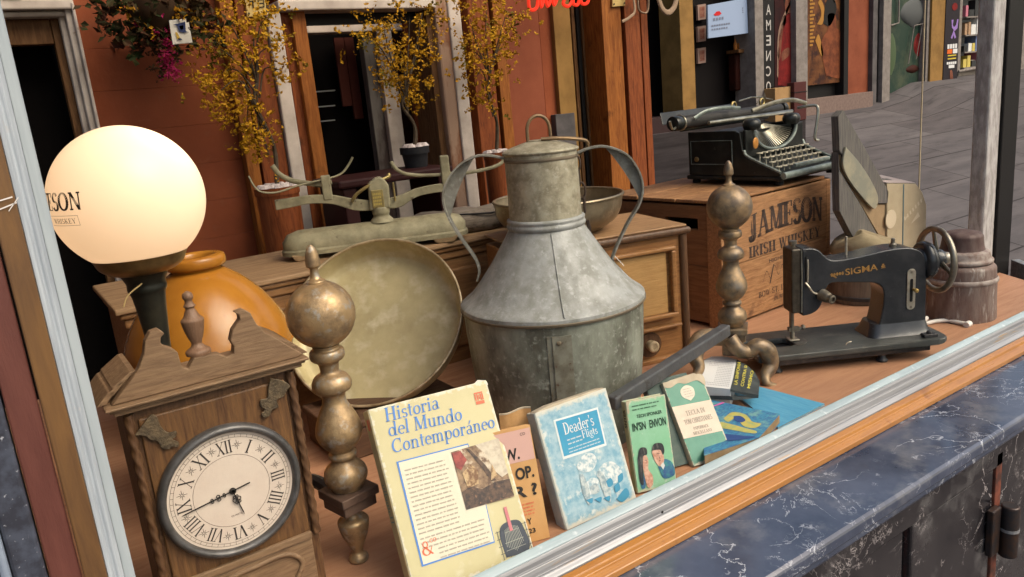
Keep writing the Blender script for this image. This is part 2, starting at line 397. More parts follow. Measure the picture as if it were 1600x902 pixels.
for (a, b, row, mt, dy) in ((352, 372, 60, m_owood, -.06), (376, 418, 60, m_owoodr, -.06), (444, 458, 60, m_owoodr, -.02), (461, 482, 60, m_owood, -.05),
                            (669, 681, 60, m_bwood, -.035), (735, 768, 60, m_owoodr, -.06), (774, 790, 60, m_owood, -.07), (943, 972, 60, m_owood, -.07), (978, 1001, 60, m_owoodr, -.08), (1003, 1013, 60, m_owoodr, -.035)):
    hp(a, b, row, mt, dy=dy, name='pilaster')
for (a, b, row) in ((372, 376, 60), (768, 774, 60), (972, 978, 60)): hp(a, b, row, m_black_paint, name='groove')
hp(790, 847, 100, m_terra2, dy=.012); hp(847, 872, 100, m_terra, dy=.06)
hp(870, 896, 100, m_ochre, dy=.03); hp(868, 898, 180, m_grey, dy=.018, z1=.63 + 3.4 * -.03, name='plinth')
for i in range(6): hp(898 + i * 7.5, 903 + i * 7.5, 100, (m_bwood, m_black_paint)[i % 2], dy=.09, name='door_board')
hp(896, 945, 100, m_black_paint, dy=.12)
spc(1064, 1085, 80, m_ochre, name='ochre_pilaster')
spc(1000, 1090, 150, mat('dark_step', (.035, .02, .02), .7), dy=.1, z1=.63 - 6 * .055, name='step')
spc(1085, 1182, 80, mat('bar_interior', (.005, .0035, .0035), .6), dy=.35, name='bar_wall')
spc(1180, 1193, 60, m_pale, dy=-.04, name='stone_pilaster'); spc(1244, 1262, 60, m_pale, dy=-.08, name='stone_pilaster')
spc(1192, 1325, 60, m_black_paint, dy=.06, name='poster_backing'); spc(1319, 1326, 60, m_black_paint, dy=-.06, name='trim')
spc(1325, 1366, 60, m_terra2)
spc(1256, 1364, 160, m_pink, dy=-.10, z1=.63 - 6 * .055, name='plinth')
spc(1364, 1371, 60, m_grey, dy=-.06, name='pilaster'); spc(1372, 1379, 60, m_black_paint, dy=-.04, name='pilaster'); spc(1380, 1392, 60, m_pale, dy=-.10, name='pilaster')
spc(1392, 1456, 60, mat('shop_dark', (.02, .03, .026), .3, 0, (.05, .06, .045), 3, .5, .7), dy=.12, name='door_panel')
spc(1455, 1482, 60, m_ochre, dy=-.05, name='ochre_pilaster'); spc(1448, 1456, 60, m_pale, dy=-.02, name='pilaster')
spc(1500, 1562, 60, mat('shop_wall', (.30, .26, .22), .6), dy=.10, z1=.63 + 6 * -.01, name='plinth')
spc(1556, 1900, 60, m_pale)

# white framed door on the left
dr = thing('white_framed_door', 'white framed doorway with a brown inner frame and dark opening', 'door')
x0, x1, x2, x3 = fx(-130, 30), fx(-105, 30), fx(92, 30), fx(117, 30)
zt0, zt1 = at(60, 8, HY).z, at(60, 28, HY).z
g = MB()
for a, b, dy in ((x2, x2 + (x3 - x2) * .38, .0), (x2 + (x3 - x2) * .38, x2 + (x3 - x2) * .8, -.05), (x2 + (x3 - x2) * .8, x3, -.09)): g.box(a, b, HY + dy * .6 - .012, HY + .12, zb(0), zt0 - (x3 - b))
g.build('right_jamb', m_white, dr, 0, .006)
g = MB(); g.box(x0, x1, HY - .04, HY + .12, zb(0), zt0); g.build('left_jamb', m_white, dr, 0, .006)
g = MB(); g.box(x0, x3, HY - .06, HY + .12, zt0 - .023, zt0 + .012); g.box(x1, x2 + .03, HY - .03, HY + .12, zt1, zt0 - .025); g.build('head', m_white, dr, 0, .006)
g = MB(); g.box(x0, x3 - .16, HY - .07, HY + .12, zt0 + .014, zt0 + .25); g.build('transom', m_ochre, dr, 0, .006)
w0 = at(78, 40, HY + .06).x
g = MB(); g.box(w0, x2, HY + .025, HY + .08, zb(0), zt1); g.box(x1, w0 - .002, HY + .025, HY + .08, zt1 - .09, zt1); g.build('inner_frame', m_bwood, dr, 0, .004)
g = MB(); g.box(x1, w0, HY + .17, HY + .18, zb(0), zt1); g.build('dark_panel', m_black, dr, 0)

# central doorway with white jambs
cd = thing('white_doorway', 'open dark doorway between weathered white jambs and a white lintel', 'doorway')
g = MB(); vbox(g, 419, 441, 40, HY - .08, HY + .06, zb(2), at(430, 12, HY).z - .03); g.build('jamb', m_white, cd, 0, .006)
g = MB(); vbox(g, 682, 703, 40, HY - .07, HY + .06, zb(2), 1.9); g.build('jamb', mat('tan_plaster', (.34, .22, .15), .8, 0, (.22, .10, .055), 9, .5, .6, stretch=(1, 1, .4)), cd, 0, .01)
g = MB(); vbox(g, 703, 722, 40, HY - .08, HY + .06, zb(2) - .0, 1.9); g.build('jamb', m_white, cd, 0, .006)
g = MB(); g.box(fx(425, 20), fx(668, 20), HY - .09, HY + .06, at(550, 19, HY).z, at(550, 4, HY).z); g.build('lintel', m_white, cd, 0, .006)
g = MB(); g.box(fx(480, 30), fx(669, 30), HY + .03, HY + .07, at(550, 36, HY).z, at(550, 19, HY).z); g.build('soffit', m_black_paint, cd, 0)
IY = HY + .26
g = MB(); g.box(at(474, 60, IY).x, at(622, 60, IY).x, IY - .06, IY + .03, at(550, 52, IY).z, at(550, 40, IY).z); g.build('inner_lintel', m_white, cd, 0, .004)
g = MB(); vbox(g, 590, 613, 60, IY - .06, IY + .03, zb(2), at(550, 52, IY).z); g.build('inner_jamb', m_white, cd, 0, .004)
g = MB(); vbox(g, 566, 590, 60, IY - .025, IY + .03, zb(2), at(550, 52, IY).z); g.build('inner_jamb', mat('grey_weathered', (.15, .135, .12), .8, 0, (.05, .035, .03), 8, .45, .6, stretch=(1, 1, .3)), cd, 0, .004)
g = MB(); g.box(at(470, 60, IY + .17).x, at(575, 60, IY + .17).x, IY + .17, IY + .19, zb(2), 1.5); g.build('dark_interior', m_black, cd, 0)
g = MB()
for py in (143, 167, 190): q = at(500, py, IY + .11); g.box(q.x - .03, q.x + .08, IY + .11, IY + .14, q.z - .003, q.z + .003)
g.build('shelf_edges', mat('shelf_grey', (.22, .22, .22), .5), cd, 0)
g = MB()
for (a, b, c) in ((530, 545, 0), (546, 560, 1)): vbox(g, a, b, 120, IY + .10, IY + .115, at(550, 165 + 22 * c, IY).z, at(550, 55, IY).z)
g.build('hanging_curtain', mat('maroon_cloth', (.07, .02, .014), .9), cd, 0)
g = MB(); vbox(g, 640, 668, 120, HY + .42, HY + .45, zb(2), 1.6); g.build('side_panel', m_terra, cd, 0)

# dark bench and the potted trees standing before the house
bz = at(650, 262, 2.30).z
bt = thing('dark_bench', 'long dark maroon bench under the middle potted tree', 'bench')
g = MB(); g.box(at(520, 270, 2.2).x, at(700, 250, 2.2).x, 2.16, 2.46, bz - .035, bz); g.build('top', mat('maroon_wood', (.035, .012, .011), .5), bt, 0, .01)
for px in (540, 690):
    g = MB(); x = at(px, 270, 2.2).x; g.box(x - .03, x + .03, 2.18, 2.44, street_z(x, 2.18) - .02, bz - .0352); g.build('leg', MATS['maroon_wood'], bt, 0, .006)
m_leaf = mat('yellow_leaves', (.58, .31, .013), .6, 0, (.36, .17, .010), 9, .35, .65, col3=(.14, .11, .012), sc3=8, lo3=.54, hi3=.62)
m_bark = mat('dark_bark', (.05, .035, .022), .9, 0, (.10, .075, .05), 20)
m_pot = mat('black_pot', (.02, .02, .022), .5); m_pebble = mat('white_pebbles', (.62, .54, .50), .8, 0, (.4, .33, .3), 30)
def leafy(rnd, centres, n, size, droop=.0):
    g = MB()
    sprig = None
    for i in range(n):
        if i % 9 == 0:                                # leaves sit in short sprays with gaps between them
            c, r = rnd.choice(centres); d = Vector((rnd.gauss(0, 1), rnd.gauss(0, 1), rnd.gauss(0, 1))) * r * .56
            sprig = Vector(c) + d; axis = Vector((rnd.gauss(0, 1), rnd.gauss(0, 1), rnd.gauss(0, 1) - droop)).normalized()
        p = sprig + axis * (rnd.random() * size * 6) + Vector((rnd.gauss(0, 1), rnd.gauss(0, 1), rnd.gauss(0, 1))) * size * .55; s = size * rnd.uniform(.6, 1.3); q = Euler((rnd.uniform(0, 6.3), rnd.uniform(0, 6.3), rnd.uniform(0, 6.3))).to_matrix()
        g.add([p + q @ Vector(v) for v in ((0, -s, 0), (s * .55, 0, s * .18), (0, s, 0), (-s * .55, 0, s * .18))], [(0, 1, 2), (0, 2, 3)])
    return g
def potted_tree(label, base, crowns, seed, pot_r=.075, pot_h=.14, trunk_top=None, mp=None):
    rnd = random.Random(seed); t = thing('potted_tree', label, 'potted tree', T(*base), 'yellow leaved trees in pots')
    b = Vector(base)
    g = MB(); g.lathe([(pot_r * .8, 0), (pot_r, pot_h), (pot_r * 1.05, pot_h), (pot_r * 1.05, pot_h - .03), (pot_r * .9, pot_h - .03)], 24); g.build('pot', mp or m_pot, t)
    g = MB()
    for k in range(26):
        a, r = rnd.uniform(0, 6.3), pot_r * .85 * math.sqrt(rnd.random()); s = rnd.uniform(.014, .024)
        g.lathe([(s * .4, -s * .6), (s, 0), (s * .5, s * .6)], 7, T(r * cos(a), r * sin(a), pot_h))
    g.build('white_pebbles', m_pebble, t)
    g = MB(); top = Vector(trunk_top) - b
    g.tube(smoothpath([(0, 0, pot_h - .02), (top.x * .3 + .02, top.y * .3, pot_h + (top.z - pot_h) * .4), (top.x * .8 - .02, top.y, pot_h + (top.z - pot_h) * .8), top], 4), [.0095] * 4 + [.0075] * 4 + [.006] * 5, 7)
    for (c, r) in crowns:
        c = Vector(c) - b; mid = (top + c) / 2 + Vector((rnd.uniform(-.02, .02), 0, .03)); start = Vector((top.x * .7, top.y * .7, min(c.z - .1, top.z) if c.z > pot_h + .2 else top.z))
        g.tube(smoothpath([start, mid, c], 4), [.004, .0038, .0035, .0032, .003, .0025, .002, .002, .0015], 6)
    g.build('trunk', m_bark, t)
    leafy(rnd, [(Vector(c) - b, r) for c, r in crowns], 230 * len(crowns), .0088, .4).build('crown', m_leaf, t, 0, fix=False)
    return t
def P(px, py, y): return tuple(at(px, py, y))
b1 = at(432, 292, 2.34); b2 = at(651, 262, 2.32); b3 = at(775, 238, 2.34)
def crown(pts, y): return [(P(px, py, y + dy * .5), r * .57) for px, py, r, dy in pts]
potted_tree('large yellow tree spreading over the orange pilaster beside the terracotta wall', (b1.x, b1.y, street_z(b1.x, b1.y)), crown([(345, 20, .17, 0), (330, 70, .18, .1), (365, 60, .2, -.1), (395, 95, .16, 0), (345, 115, .2, .05), (335, 150, .12, -.1), (370, 150, .18, .05), (395, 170, .16, 0), (385, 205, .13, .1), (425, 70, .15, -.1), (440, 110, .13, 0), (400, 35, .16, 0), (405, 225, .1, 0), (420, 10, .2, 0)], 2.34), 3, .085, b1.z - street_z(b1.x, b1.y), P(400, 130, 2.34), m_owoodr)
potted_tree('slender yellow tree in a black pot standing on the dark bench', (b2.x, b2.y, bz), crown([(600, 45, .2, 0), (640, 30, .2, .1), (625, 80, .2, -.1), (655, 70, .16, 0), (610, 100, .16, 0), (640, 110, .18, .1), (620, 135, .12, 0), (650, 140, .12, 0), (575, 50, .12, 0), (660, 20, .16, 0)], 2.32), 5, .062, .090, P(632, 150, 2.32))
potted_tree('yellow tree before the brown pilaster right of the doorway', (b3.x, b3.y, street_z(b3.x, b3.y)), crown([(760, 15, .2, 0), (735, 30, .17, 0), (790, 25, .17, 0), (750, 65, .17, .1), (770, 95, .18, -.1), (745, 120, .15, 0), (785, 75, .15, 0), (755, 150, .12, 0), (800, 40, .14, 0), (740, 80, .13, 0)], 2.34), 8, .06, b3.z - street_z(b3.x, b3.y), P(765, 120, 2.34), m_owoodr)

# flower basket and the little notices on the walls
fb = thing('hanging_flower_basket', 'hanging basket of dark foliage with yellow and pink trailing flowers', 'flower basket', T(*at(240, 20, 2.42)))
rnd = random.Random(11); o0 = at(240, 20, 2.42)
def L(px, py, dy=0): return at(px, py, 2.42 + dy) - o0
g = MB(); g.lathe([(.03, -.06), (.08, -.012), (.09, .035), (.085, .035)], 20); g.build('basket', mat('wicker', (.06, .035, .02), .9), fb)
leafy(rnd, [(L(215, 20), 0.114), (L(240, 30), 0.114), (L(190, 12), 0.085), (L(260, 10), 0.114), (L(290, 15), 0.091), (L(225, 45), 0.080), (L(310, 20), 0.057)], 900, .02).build('foliage', mat('basket_leaves', (.022, .034, .009), .7, 0, (.06, .02, .010), 14), fb, 0, fix=False)
leafy(rnd, [(L(224, 15), 0.057), (L(255, 6), 0.046), (L(218, 25), 0.028), (L(285, 12), 0.034)], 520, .009).build('yellow_flowers', mat('yellow_petals', (.62, .30, .02), .6), fb, 0, fix=False)
leafy(rnd, [(L(228, 35), 0.040), (L(248, 30), 0.046), (L(253, 42), 0.034)] + [(L(250 + k * 2.0, 50 + k * 7), 0.013) for k in range(10)], 600, .008).build('pink_flowers', mat('pink_petals', (.50, .03, .13), .6), fb, 0, fix=False)
leafy(rnd, [(L(240 + k * 1.7, 50 + k * 8), 0.017) for k in range(9)], 230, .008).build('trailing_leaves', mat('trail_leaves', (.055, .03, .014), .8), fb, 0, fix=False)
g = MB(); g.tube([L(240, -40), L(240, 10)], .005, 6); g.build('hanger', m_black_paint, fb)
def placard(name, label, cat, corners, y, mt, th=.012, extras=()):
    q = [at(*p, y) for p in corners]; o = thing(name, label, cat, T(*q[3])); v = [(a - q[3]) for a in q]
    g = MB(); g.prism([(a.x, a.z) for a in v], -th, 0, UP); g.build('board', mt, o, 0, .0015)
    def uv(poly):     # unit square -> board
        return [tuple((((v[3] * (1 - a) + v[2] * a) * (1 - b) + (v[0] * (1 - a) + v[1] * a) * b).xz)) for a, b in poly]
    for nm, m_, polys_ in extras:
        for grp in ([[p] for p in polys_] if nm in ('skin', 'engraved_marks') and len(polys_) < 5 else [polys_]):
            g = MB(); [g.sheet(uv(p), T(0, -.004, 0) @ UP) for p in grp]; g.build(nm, m_, o, 0, fix=False)
    return o, uv
m_card = mat('white_card', (.62, .58, .5), .6); m_navy = mat('navy_ink', (.03, .04, .10), .6); m_gold = mat('gold_ink', (.50, .32, .06), .5)
placard('picture_card', 'small white card with a dark blue and yellow sketch beside the flower basket', 'card', ((264, 32), (294, 29), (301, 67), (270, 70)), HY - .30, m_card, .004,
        [('sketch', m_navy, [[(.15, .8), (.8, .88), (.75, .5), (.9, .42), (.6, .45), (.4, .5), (.35, .75)], [(.3, .25), (.45, .22), (.5, .14), (.32, .16)]]), ('sketch_yellow', m_gold, [[(.45, .72), (.68, .75), (.65, .58), (.5, .56)], [(.2, .48), (.3, .5), (.42, .2), (.25, .2)]])])
hole = [ellipse(a, b, .05, .05, 10) for a, b in ((.1, .12), (.9, .12))]
placard('brass_plate', 'yellowed plate with engraved marks on the orange pilaster', 'plate', ((381, -14), (414, -18), (417, 24), (386, 27)), HY - .075, m_brass, .012,
        [('engraved_marks', m_black_paint, hole + [_bar(.2, .55, .5, .6), _bar(.32, .3, .38, .6), _bar(.6, .3, .64, .62), _bar(.6, .58, .9, .62), _bar(.86, .3, .9, .62), _bar(.6, .3, .9, .34), _bar(.6, .44, .9, .48)])])
placard('brass_plate', 'small blank brass plate with two screws high on the orange post', 'plate', ((957, -22), (977, -24), (977, 9), (957, 11)), HY - .085, m_brass, .012, [('screws', m_black_paint, hole)])

m_frame = mat('pale_frame', (.30, .20, .16), .6); m_photo = mat('brown_print', (.16, .05, .035), .6, 0, (.3, .15, .1), 14)
for (py, lab) in ((19, 'small pale picture frame on the dark bar wall, highest of three'), (53, 'small pale picture frame on the dark bar wall, middle of three'), (87, 'small pale picture frame on the dark bar wall, lowest of three')):
    placard('framed_picture', lab, 'picture', ((1090, py - 11), (1103, py - 13), (1103, py + 11), (1091, py + 13)), FY + .30, m_frame, .03, [('print', m_photo, [_bar(.2, .15, .8, .85)])])[0]['group'] = 'picture frames in a column'
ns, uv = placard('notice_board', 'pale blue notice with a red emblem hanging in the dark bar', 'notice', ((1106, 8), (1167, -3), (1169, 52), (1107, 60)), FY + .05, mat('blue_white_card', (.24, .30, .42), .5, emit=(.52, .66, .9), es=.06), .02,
        [('emblem', mat('red_ink', (.5, .02, .02), .5), [[(.13, .68), (.2, .76), (.28, .76), (.33, .68), (.28, .64), (.18, .64)]]),
         ('printing', mat('grey_ink', (.16, .18, .24), .6), [_bar(.12 + .07 * k, .5, .165 + .07 * k, .58) for k in range(4)] + [_bar(.07 + .06 * k, .33, .115 + .06 * k, .38) for k in range(8)] + [_bar(.07 + .06 * k, .22, .11 + .06 * k, .27) for k in range(7)] + [_bar(.86, .6 + .06 * k, .89, .63 + .06 * k) for k in range(3)])])
bo = thing('bar_booth', 'dark red booth seat with warm bottles above it inside the bar', 'booth')
g = MB(); q = at(1168, 140, FY + .2); g.box(q.x - .22, q.x + .1, FY + .18, FY + .3, q.z, q.z + .42); g.build('seat_back', m_dred, bo, 0, .02)
g = MB(); g.box(q.x - .24, q.x + .12, FY + .12, FY + .3, q.z + .42, q.z + .46); g.build('ledge', m_bwood, bo, 0, .004)
for k in range(5):
    g = MB(); g.lathe(smoothprof([(.022, 0), (.024, .06), (.01, .09), (.009, .12)], 3), 12, T(q.x - .2 + k * .07, FY + .2, q.z + .46)); g.build('bottle', mat('amber_bottle', (.35, .13, .03), .3), bo)

# mirrored letter strip and the posters
FQ = ((1191, -70), (1209, -73), (1210, 136), (1193, 138))
fs = thing('letter_strip', 'tall black strip sign with widely spaced white capital letters', 'sign')
g = MB(); pan_(g, *FQ, FY - .0, .02); g.build('board', m_black_paint, fs, 0)
g = MB()
m_wl = mat('white_letters', (.42, .40, .38), .5)
for k, ch in enumerate('FLAMENCO'):
    py = 16 + (k - 2) * 24 - 1; q = at(1201, py, FY - .004); vs_, fs_ = sans_fit(ch, .085, .115, .01)
    g.add([(.085 - v[0], v[1], 0) for v in vs_], fs_, T(q.x - .045, FY - .004, q.z - .06) @ UP)
g.build('letters', m_wl, fs, 0, fix=False)
def poster(label, corners, y, mt, extras, nm='wall_poster'): return placard(nm, label, 'poster', corners, y, mt, .015, extras)
m_red = mat('red_dress', (.17, .013, .012), .7, 0, (.09, .008, .008), 7); m_skin = mat('poster_skin', (.20, .075, .045), .7, 0, (.12, .04, .025), 9); m_scarf = mat('poster_scarf', (.24, .15, .11), .7)
def blob(pts): return [tuple(p.xy) for p in smoothpath([(a, b, 0) for a, b in pts + pts[:1]], 5)]
poster('dark poster of a dancer in a red dress with raised arm', ((1210, -70), (1245, -75), (1245, 134), (1211, 138)), FY - .002, mat('poster_dark', (.035, .007, .007), .6, 0, (.015, .005, .006), 4), [
    ('dress', m_red, [blob([(.12, .02), (.9, .02), (.95, .3), (.85, .52), (.6, .56), (.35, .5), (.15, .34)])]),
    ('skin', m_skin, [blob([(.5, .55), (.68, .56), (.72, .62), (.68, .68), (.5, .69), (.44, .62)]), blob([(.1, .25), (.22, .22), (.34, .42), (.5, .5), (.44, .55), (.25, .48)]), blob([(.3, .2), (.62, .24), (.62, .3), (.3, .27)])]),
    ('hair', m_black_paint, [blob([(.42, .62), (.55, .7), (.74, .68), (.78, .74), (.6, .78), (.42, .74)])]),
    ('fringe', m_scarf, [blob([(.08, .1), (.14, .1), (.22, .4), (.7, .62), (.66, .64), (.16, .44)])])])
m_pg = mat('poster_amber', (.14, .055, .02), .6, 0, (.06, .022, .011), 5, .4, .6, col3=(.035, .015, .012), sc3=7, lo3=.52, hi3=.6); m_pgl = mat('poster_gold', (.33, .16, .035), .6)
gp, uv = poster('amber poster of a seated figure with golden vertical script', ((1262, -75), (1317, -82), (1318, 128), (1262, 134)), FY - .002, m_pg, [
    ('figure', mat('poster_brown', (.20, .06, .025), .7, 0, (.10, .03, .015), 8), [blob([(.5, .06), (.95, .05), (.95, .35), (.8, .42), (.75, .52), (.55, .52), (.55, .42), (.35, .3)])]),
    ('glow', m_pgl, [blob([(.25, .46), (.36, .52), (.34, .58), (.28, .62), (.36, .64), (.46, .56), (.4, .46)]), blob([(.2, .34), (.3, .38), (.42, .24), (.36, .22)])]),
    ('drape', m_scarf, [blob([(.7, .62), (.76, .62), (.82, .9), (.74, .95)])]), ('dark_hair', m_black_paint, [blob([(.42, .46), (.62, .44), (.8, .56), (.66, .66), (.48, .6)])]),
    ('golden_script', m_pgl, [_bar(.05, .3 + .028 * k, .13 + .03 * (k % 3), .316 + .028 * k) for k in range(22)])])
bx = thing('cardboard_box', 'plain tan cardboard box standing under the dancer poster', 'box', T(*at(1226, 186, FY - .2)))
g = MB(); g.box(-.17, .15, 0, .15, -.02, .36); g.build('box', mat('tan_card', (.36, .22, .10), .8, 0, (.3, .18, .08), 6), bx, 0, .004)
g = MB(); g.box(-.01, .01, -.003, .15, .36, .363); g.build('tape', m_pale, bx, 0)
bx2 = thing('storage_case', 'dark maroon case pushed against the plinth beside the cardboard box', 'case', T(*at(1247, 186, FY - .25)))
g = MB(); g.box(-.07, .16, 0, .1, -.02, .42); g.build('case', mat('maroon_case', (.07, .022, .02), .6), bx2, 0, .006)
g = MB(); g.box(-.075, .165, -.005, .1, .30, .31); g.build('lid_seam', m_black_paint, bx2, 0)

# shop door with reflections of its stock, banner, lit shop window
sh = thing('glass_shop_door', 'dark green glass shop door with a white framed picture and red goods', 'shop door')
g = MB(); pan_(g, (1394, -80), (1450, -85), (1447, 139), (1389, 146), FY + .08, .02); g.build('glass', mat('green_glass', (.025, .045, .035), .25, 0, (.06, .075, .05), 3, .45, .65), sh, 0)
g = MB(); q = [at(*p, FY + .05) for p in ((1392, -20), (1405, -22), (1404, 36), (1392, 40))]; g.tube([(v.x, v.y, v.z) for v in q], .012, 8); g.build('white_frame', m_pale, sh)
for (px, py, rx, rz, mt, nm) in ((1437, 70, .13, .17, m_red, 'red_goods'), (1428, 108, .18, .06, m_dred, 'red_goods'), (1440, 95, .05, .12, mat('purple_goods', (.12, .06, .12), .6), 'purple_goods'), (1395, 85, .12, .3, mat('green_goods', (.06, .09, .045), .6), 'green_goods'), (1430, 20, .35, .2, mat('grey_goods', (.08, .085, .085), .6), 'grey_goods')):
    q = at(px, py, FY + .06); g = MB(); g.lathe(smoothprof([(.02, -rz), (rx * .8, -rz * .5), (rx, 0), (rx * .7, rz * .6), (.02, rz)], 4), 16, T(q.x, FY + .085, q.z) @ Matrix.Scale(.15, 4, (0, 1, 0))); g.build(nm, mt, sh)
g = MB(); q = at(1432, 40, FY + .04); g.tube([(q.x - .18, q.y, q.z - .5), (q.x - .06, q.y, q.z), (q.x + .22, q.y, q.z + .02)], .008, 6); g.tube([(q.x + .15, q.y, q.z), (q.x + .02, q.y, q.z - .45)], .006, 6); g.build('hanger_wire', m_pale, sh)
m_vio = mat('violet_ink', (.26, .16, .42), .6); m_or = mat('orange_ink', (.6, .12, .02), .6); m_yl = mat('yellow_ink', (.5, .38, .05), .6); m_wi = mat('white_ink', (.6, .6, .6), .6)
poster('tall black banner with violet letters and small coloured logos', ((1482, -70), (1504, -73), (1495, 129), (1473, 131)), FY - .06, mat('banner_black', (.022, .018, .022), .6), [
    ('letters', m_vio, [[(.4, .5), (.55, .5), (.5, .46), (.6, .44), (.75, .46), (.8, .5), (.9, .5), (.85, .43), (.65, .41), (.45, .44)], [(.4, .36), (.6, .42), (.78, .36), (.68, .35), (.6, .38), (.5, .35)]]),
    ('red_flower', m_red, [ellipse(.6, .6, .2, .03, 12)]), ('skin', m_skin, [blob([(.3, .7), (.6, .68), (.8, .74), (.5, .78)]), blob([(.45, .1), (.6, .1), (.7, .03), (.5, .03)])]),
    ('white_marks', m_wi, [_bar(.2 + .18 * k, .275, .34 + .18 * k, .31) for k in range(4)] + [_bar(.6, .235, .92, .27)] + [_bar(.2 + .14 * k, .15, .32 + .14 * k, .17) for k in range(5)] + [_bar(.35, .12, .75, .145)]),
    ('orange_mark', m_or, [_bar(.2, .235, .55, .27)]), ('yellow_marks', m_yl, [_bar(.25, .215, .85, .225), _bar(.25, .19, .85, .2)])], 'hanging_banner')
lw = thing('lit_shop_window', 'brightly lit shop window with shelves of small goods', 'shop window')
C4 = ((1503, -70), (1566, -80), (1548, 100), (1496, 112))
g = MB(); pan_(g, *C4, FY + .35, .03); g.build('back_panel', mat('shop_back', (.16, .14, .13), .6, emit=(.6, .56, .5), es=.04), lw, 0)
rnd = random.Random(4); gcol = [mat('goods_%s' % n, c, .6) for n, c in (('white', (.6, .6, .58)), ('black', (.03, .03, .03)), ('yellow', (.5, .4, .1)), ('tan', (.35, .22, .13)), ('blue', (.12, .16, .3)), ('pink', (.45, .15, .2)))]
for k, py in enumerate((-38, -4, 28, 56, 82, 106)):
    a, b = at(1503 - .05 * py, py + 2, FY + .1), at(1555 - .1 * py, py - 6, FY + .1); z = (a.z + b.z) / 2
    g = MB(); g.box(a.x, b.x, FY + .02, FY + .33, z - .02, z); g.build('shelf', m_pale, lw, 0)
    x = a.x + .05
    while x < b.x - .12:
        wd = rnd.uniform(.05, .16); h = rnd.uniform(.08, .26); g = MB(); g.box(x, x + wd, FY + .06, FY + rnd.uniform(.15, .28), z, z + h); g.build('goods', rnd.choice(gcol), lw, 0); x += wd + rnd.uniform(.01, .05)
g = MB(); q = [at(*p, FY - .02) for p in ((1558, -60), (1545, 96), (1541, 104), (1497, 112))]; g.tube(q[:3], .022, 8); g.build('light_tube', mat('white_tube', (.9, .9, .9), .5, emit=(.9, 1, .95), es=1.6), lw)
g = MB(); g.tube(q[2:], .02, 8); g.build('lower_trim', m_pale, lw)
g = MB(); vbox(g, 1496, 1502, 60, FY - .02, FY + .1, q[3].z, 4); g.build('frame', m_pale, lw, 0)
# red neon and cream letters above the doorway
nm_ = MB()
def nl(pts): nm_.tube(smoothpath([at(a, b, HY - .11) for a, b in pts], 5), .009, 7)
nl([(826, -30), (827, 12), (838, 13), (841, -4)]); nl([(843, -12), (846, 11), (851, -6), (856, 10), (862, -4), (866, 8), (872, -6)]); nl([(885, -8), (880, 6), (888, 10), (894, 0), (890, -10)]); nl([(896, -6), (896, 6), (903, 7), (906, -8)]); nl([(906, -4), (910, 6), (918, 4), (922, -10)])
ne = thing('neon_sign', 'red neon script sign above the ochre and terracotta wall', 'neon sign'); nm_.build('tube', mat('red_neon', (.5, .02, .01), .4, emit=(1, .05, .02), es=.4), ne)
g = MB(); a, b = at(822, -60, HY - .09), at(930, -60, HY - .09); g.box(a.x, b.x, HY - .10, HY - .07, a.z - .01, a.z + .015); g.build('rail', m_black_paint, ne, 0)
gl = thing('sign_letters', 'large cream serif letters over the black doorway', 'lettering')
def ltr(name, pts, r0, closed=False):
    g = MB(); g.tube(smoothpath([at(a, b, HY - .13) for a, b in pts], 6), r0, 8, flat=.6); g.build(name, m_cream, gl)
ltr('letter_stroke', [(972, 34), (984, 27), (992, 14), (984, -30)], .008); ltr('letter_stroke', [(997, -20), (997, 12), (1004, 20), (1012, 16), (1013, -20)], .008)
ltr('letter_stroke', [(1036, -35), (1029, -8), (1034, 12), (1044, 20), (1054, 10), (1057, -12), (1048, -35)], .016)

# ------------------------------------------------------------------ shop window: floor, frame, sill
KS = 2.0; SPEC = .4
m_floor = wood('floor_boards', (.41, .215, .122), (.32, .16, .09), 'x', 3, .55, (.27, .11, .06))
g = MB(); g.prism([(-.1, .0), (2.28, 0), (2.43, .256), (2.43, 1.45), (-.1, 1.45)], -.03, 0.0)
tag(g.build('display_floor', m_floor, None, 0, .002), kind='structure')
# the shop's own ceiling and side wall shade the display from above and from the left
g = MB(); g.box(-.6, 3.2, .05, 1.05, 1.95, 2.07); tag(g.build('ceiling', mat('ceiling_paint', (.34, .27, .2), .8), None, 0), kind='structure')
g = MB(); g.box(-.45, -.11, .02, 1.5, -.8, 1.95); tag(g.build('side_wall', mat('side_wall_paint', (.16, .10, .07), .8), None, 0), kind='structure')
m_blue = mat('pale_blue_paint', (.34, .42, .44), .45, 0, (.26, .33, .355), 9, col3=(.50, .56, .57), sc3=25, lo3=.58, hi3=.7, stretch=(.3, 3, 3))
m_alu = mat('worn_aluminium', (.30, .31, .32), .45, .4, (.18, .19, .20), 14, .35, .65, stretch=(.12, 4, 4), col3=(.30, .20, .10), sc3=12, lo3=.60, hi3=.68, rvar=.1, stretch3=(.2, 3, 3))
m_varn = wood('varnished_wood', (.35, .155, .030), (.26, .108, .02), 'x', 5, .32, (.16, .06, .015), .15, .3)
m_varnz = wood('varnished_wood_upright', (.14, .075, .028), (.08, .040, .016), 'z', 4, .4, (.36, .25, .14), .15, .2, lo3=.66, hi3=.74)
m_maroon = mat('maroon_board', (.115, .04, .03), .45, 0, (.08, .026, .02), 6, .3, .7, stretch=(6, 6, 1), col3=(.26, .13, .1), sc3=16, lo3=.68, hi3=.74, bump=.2)
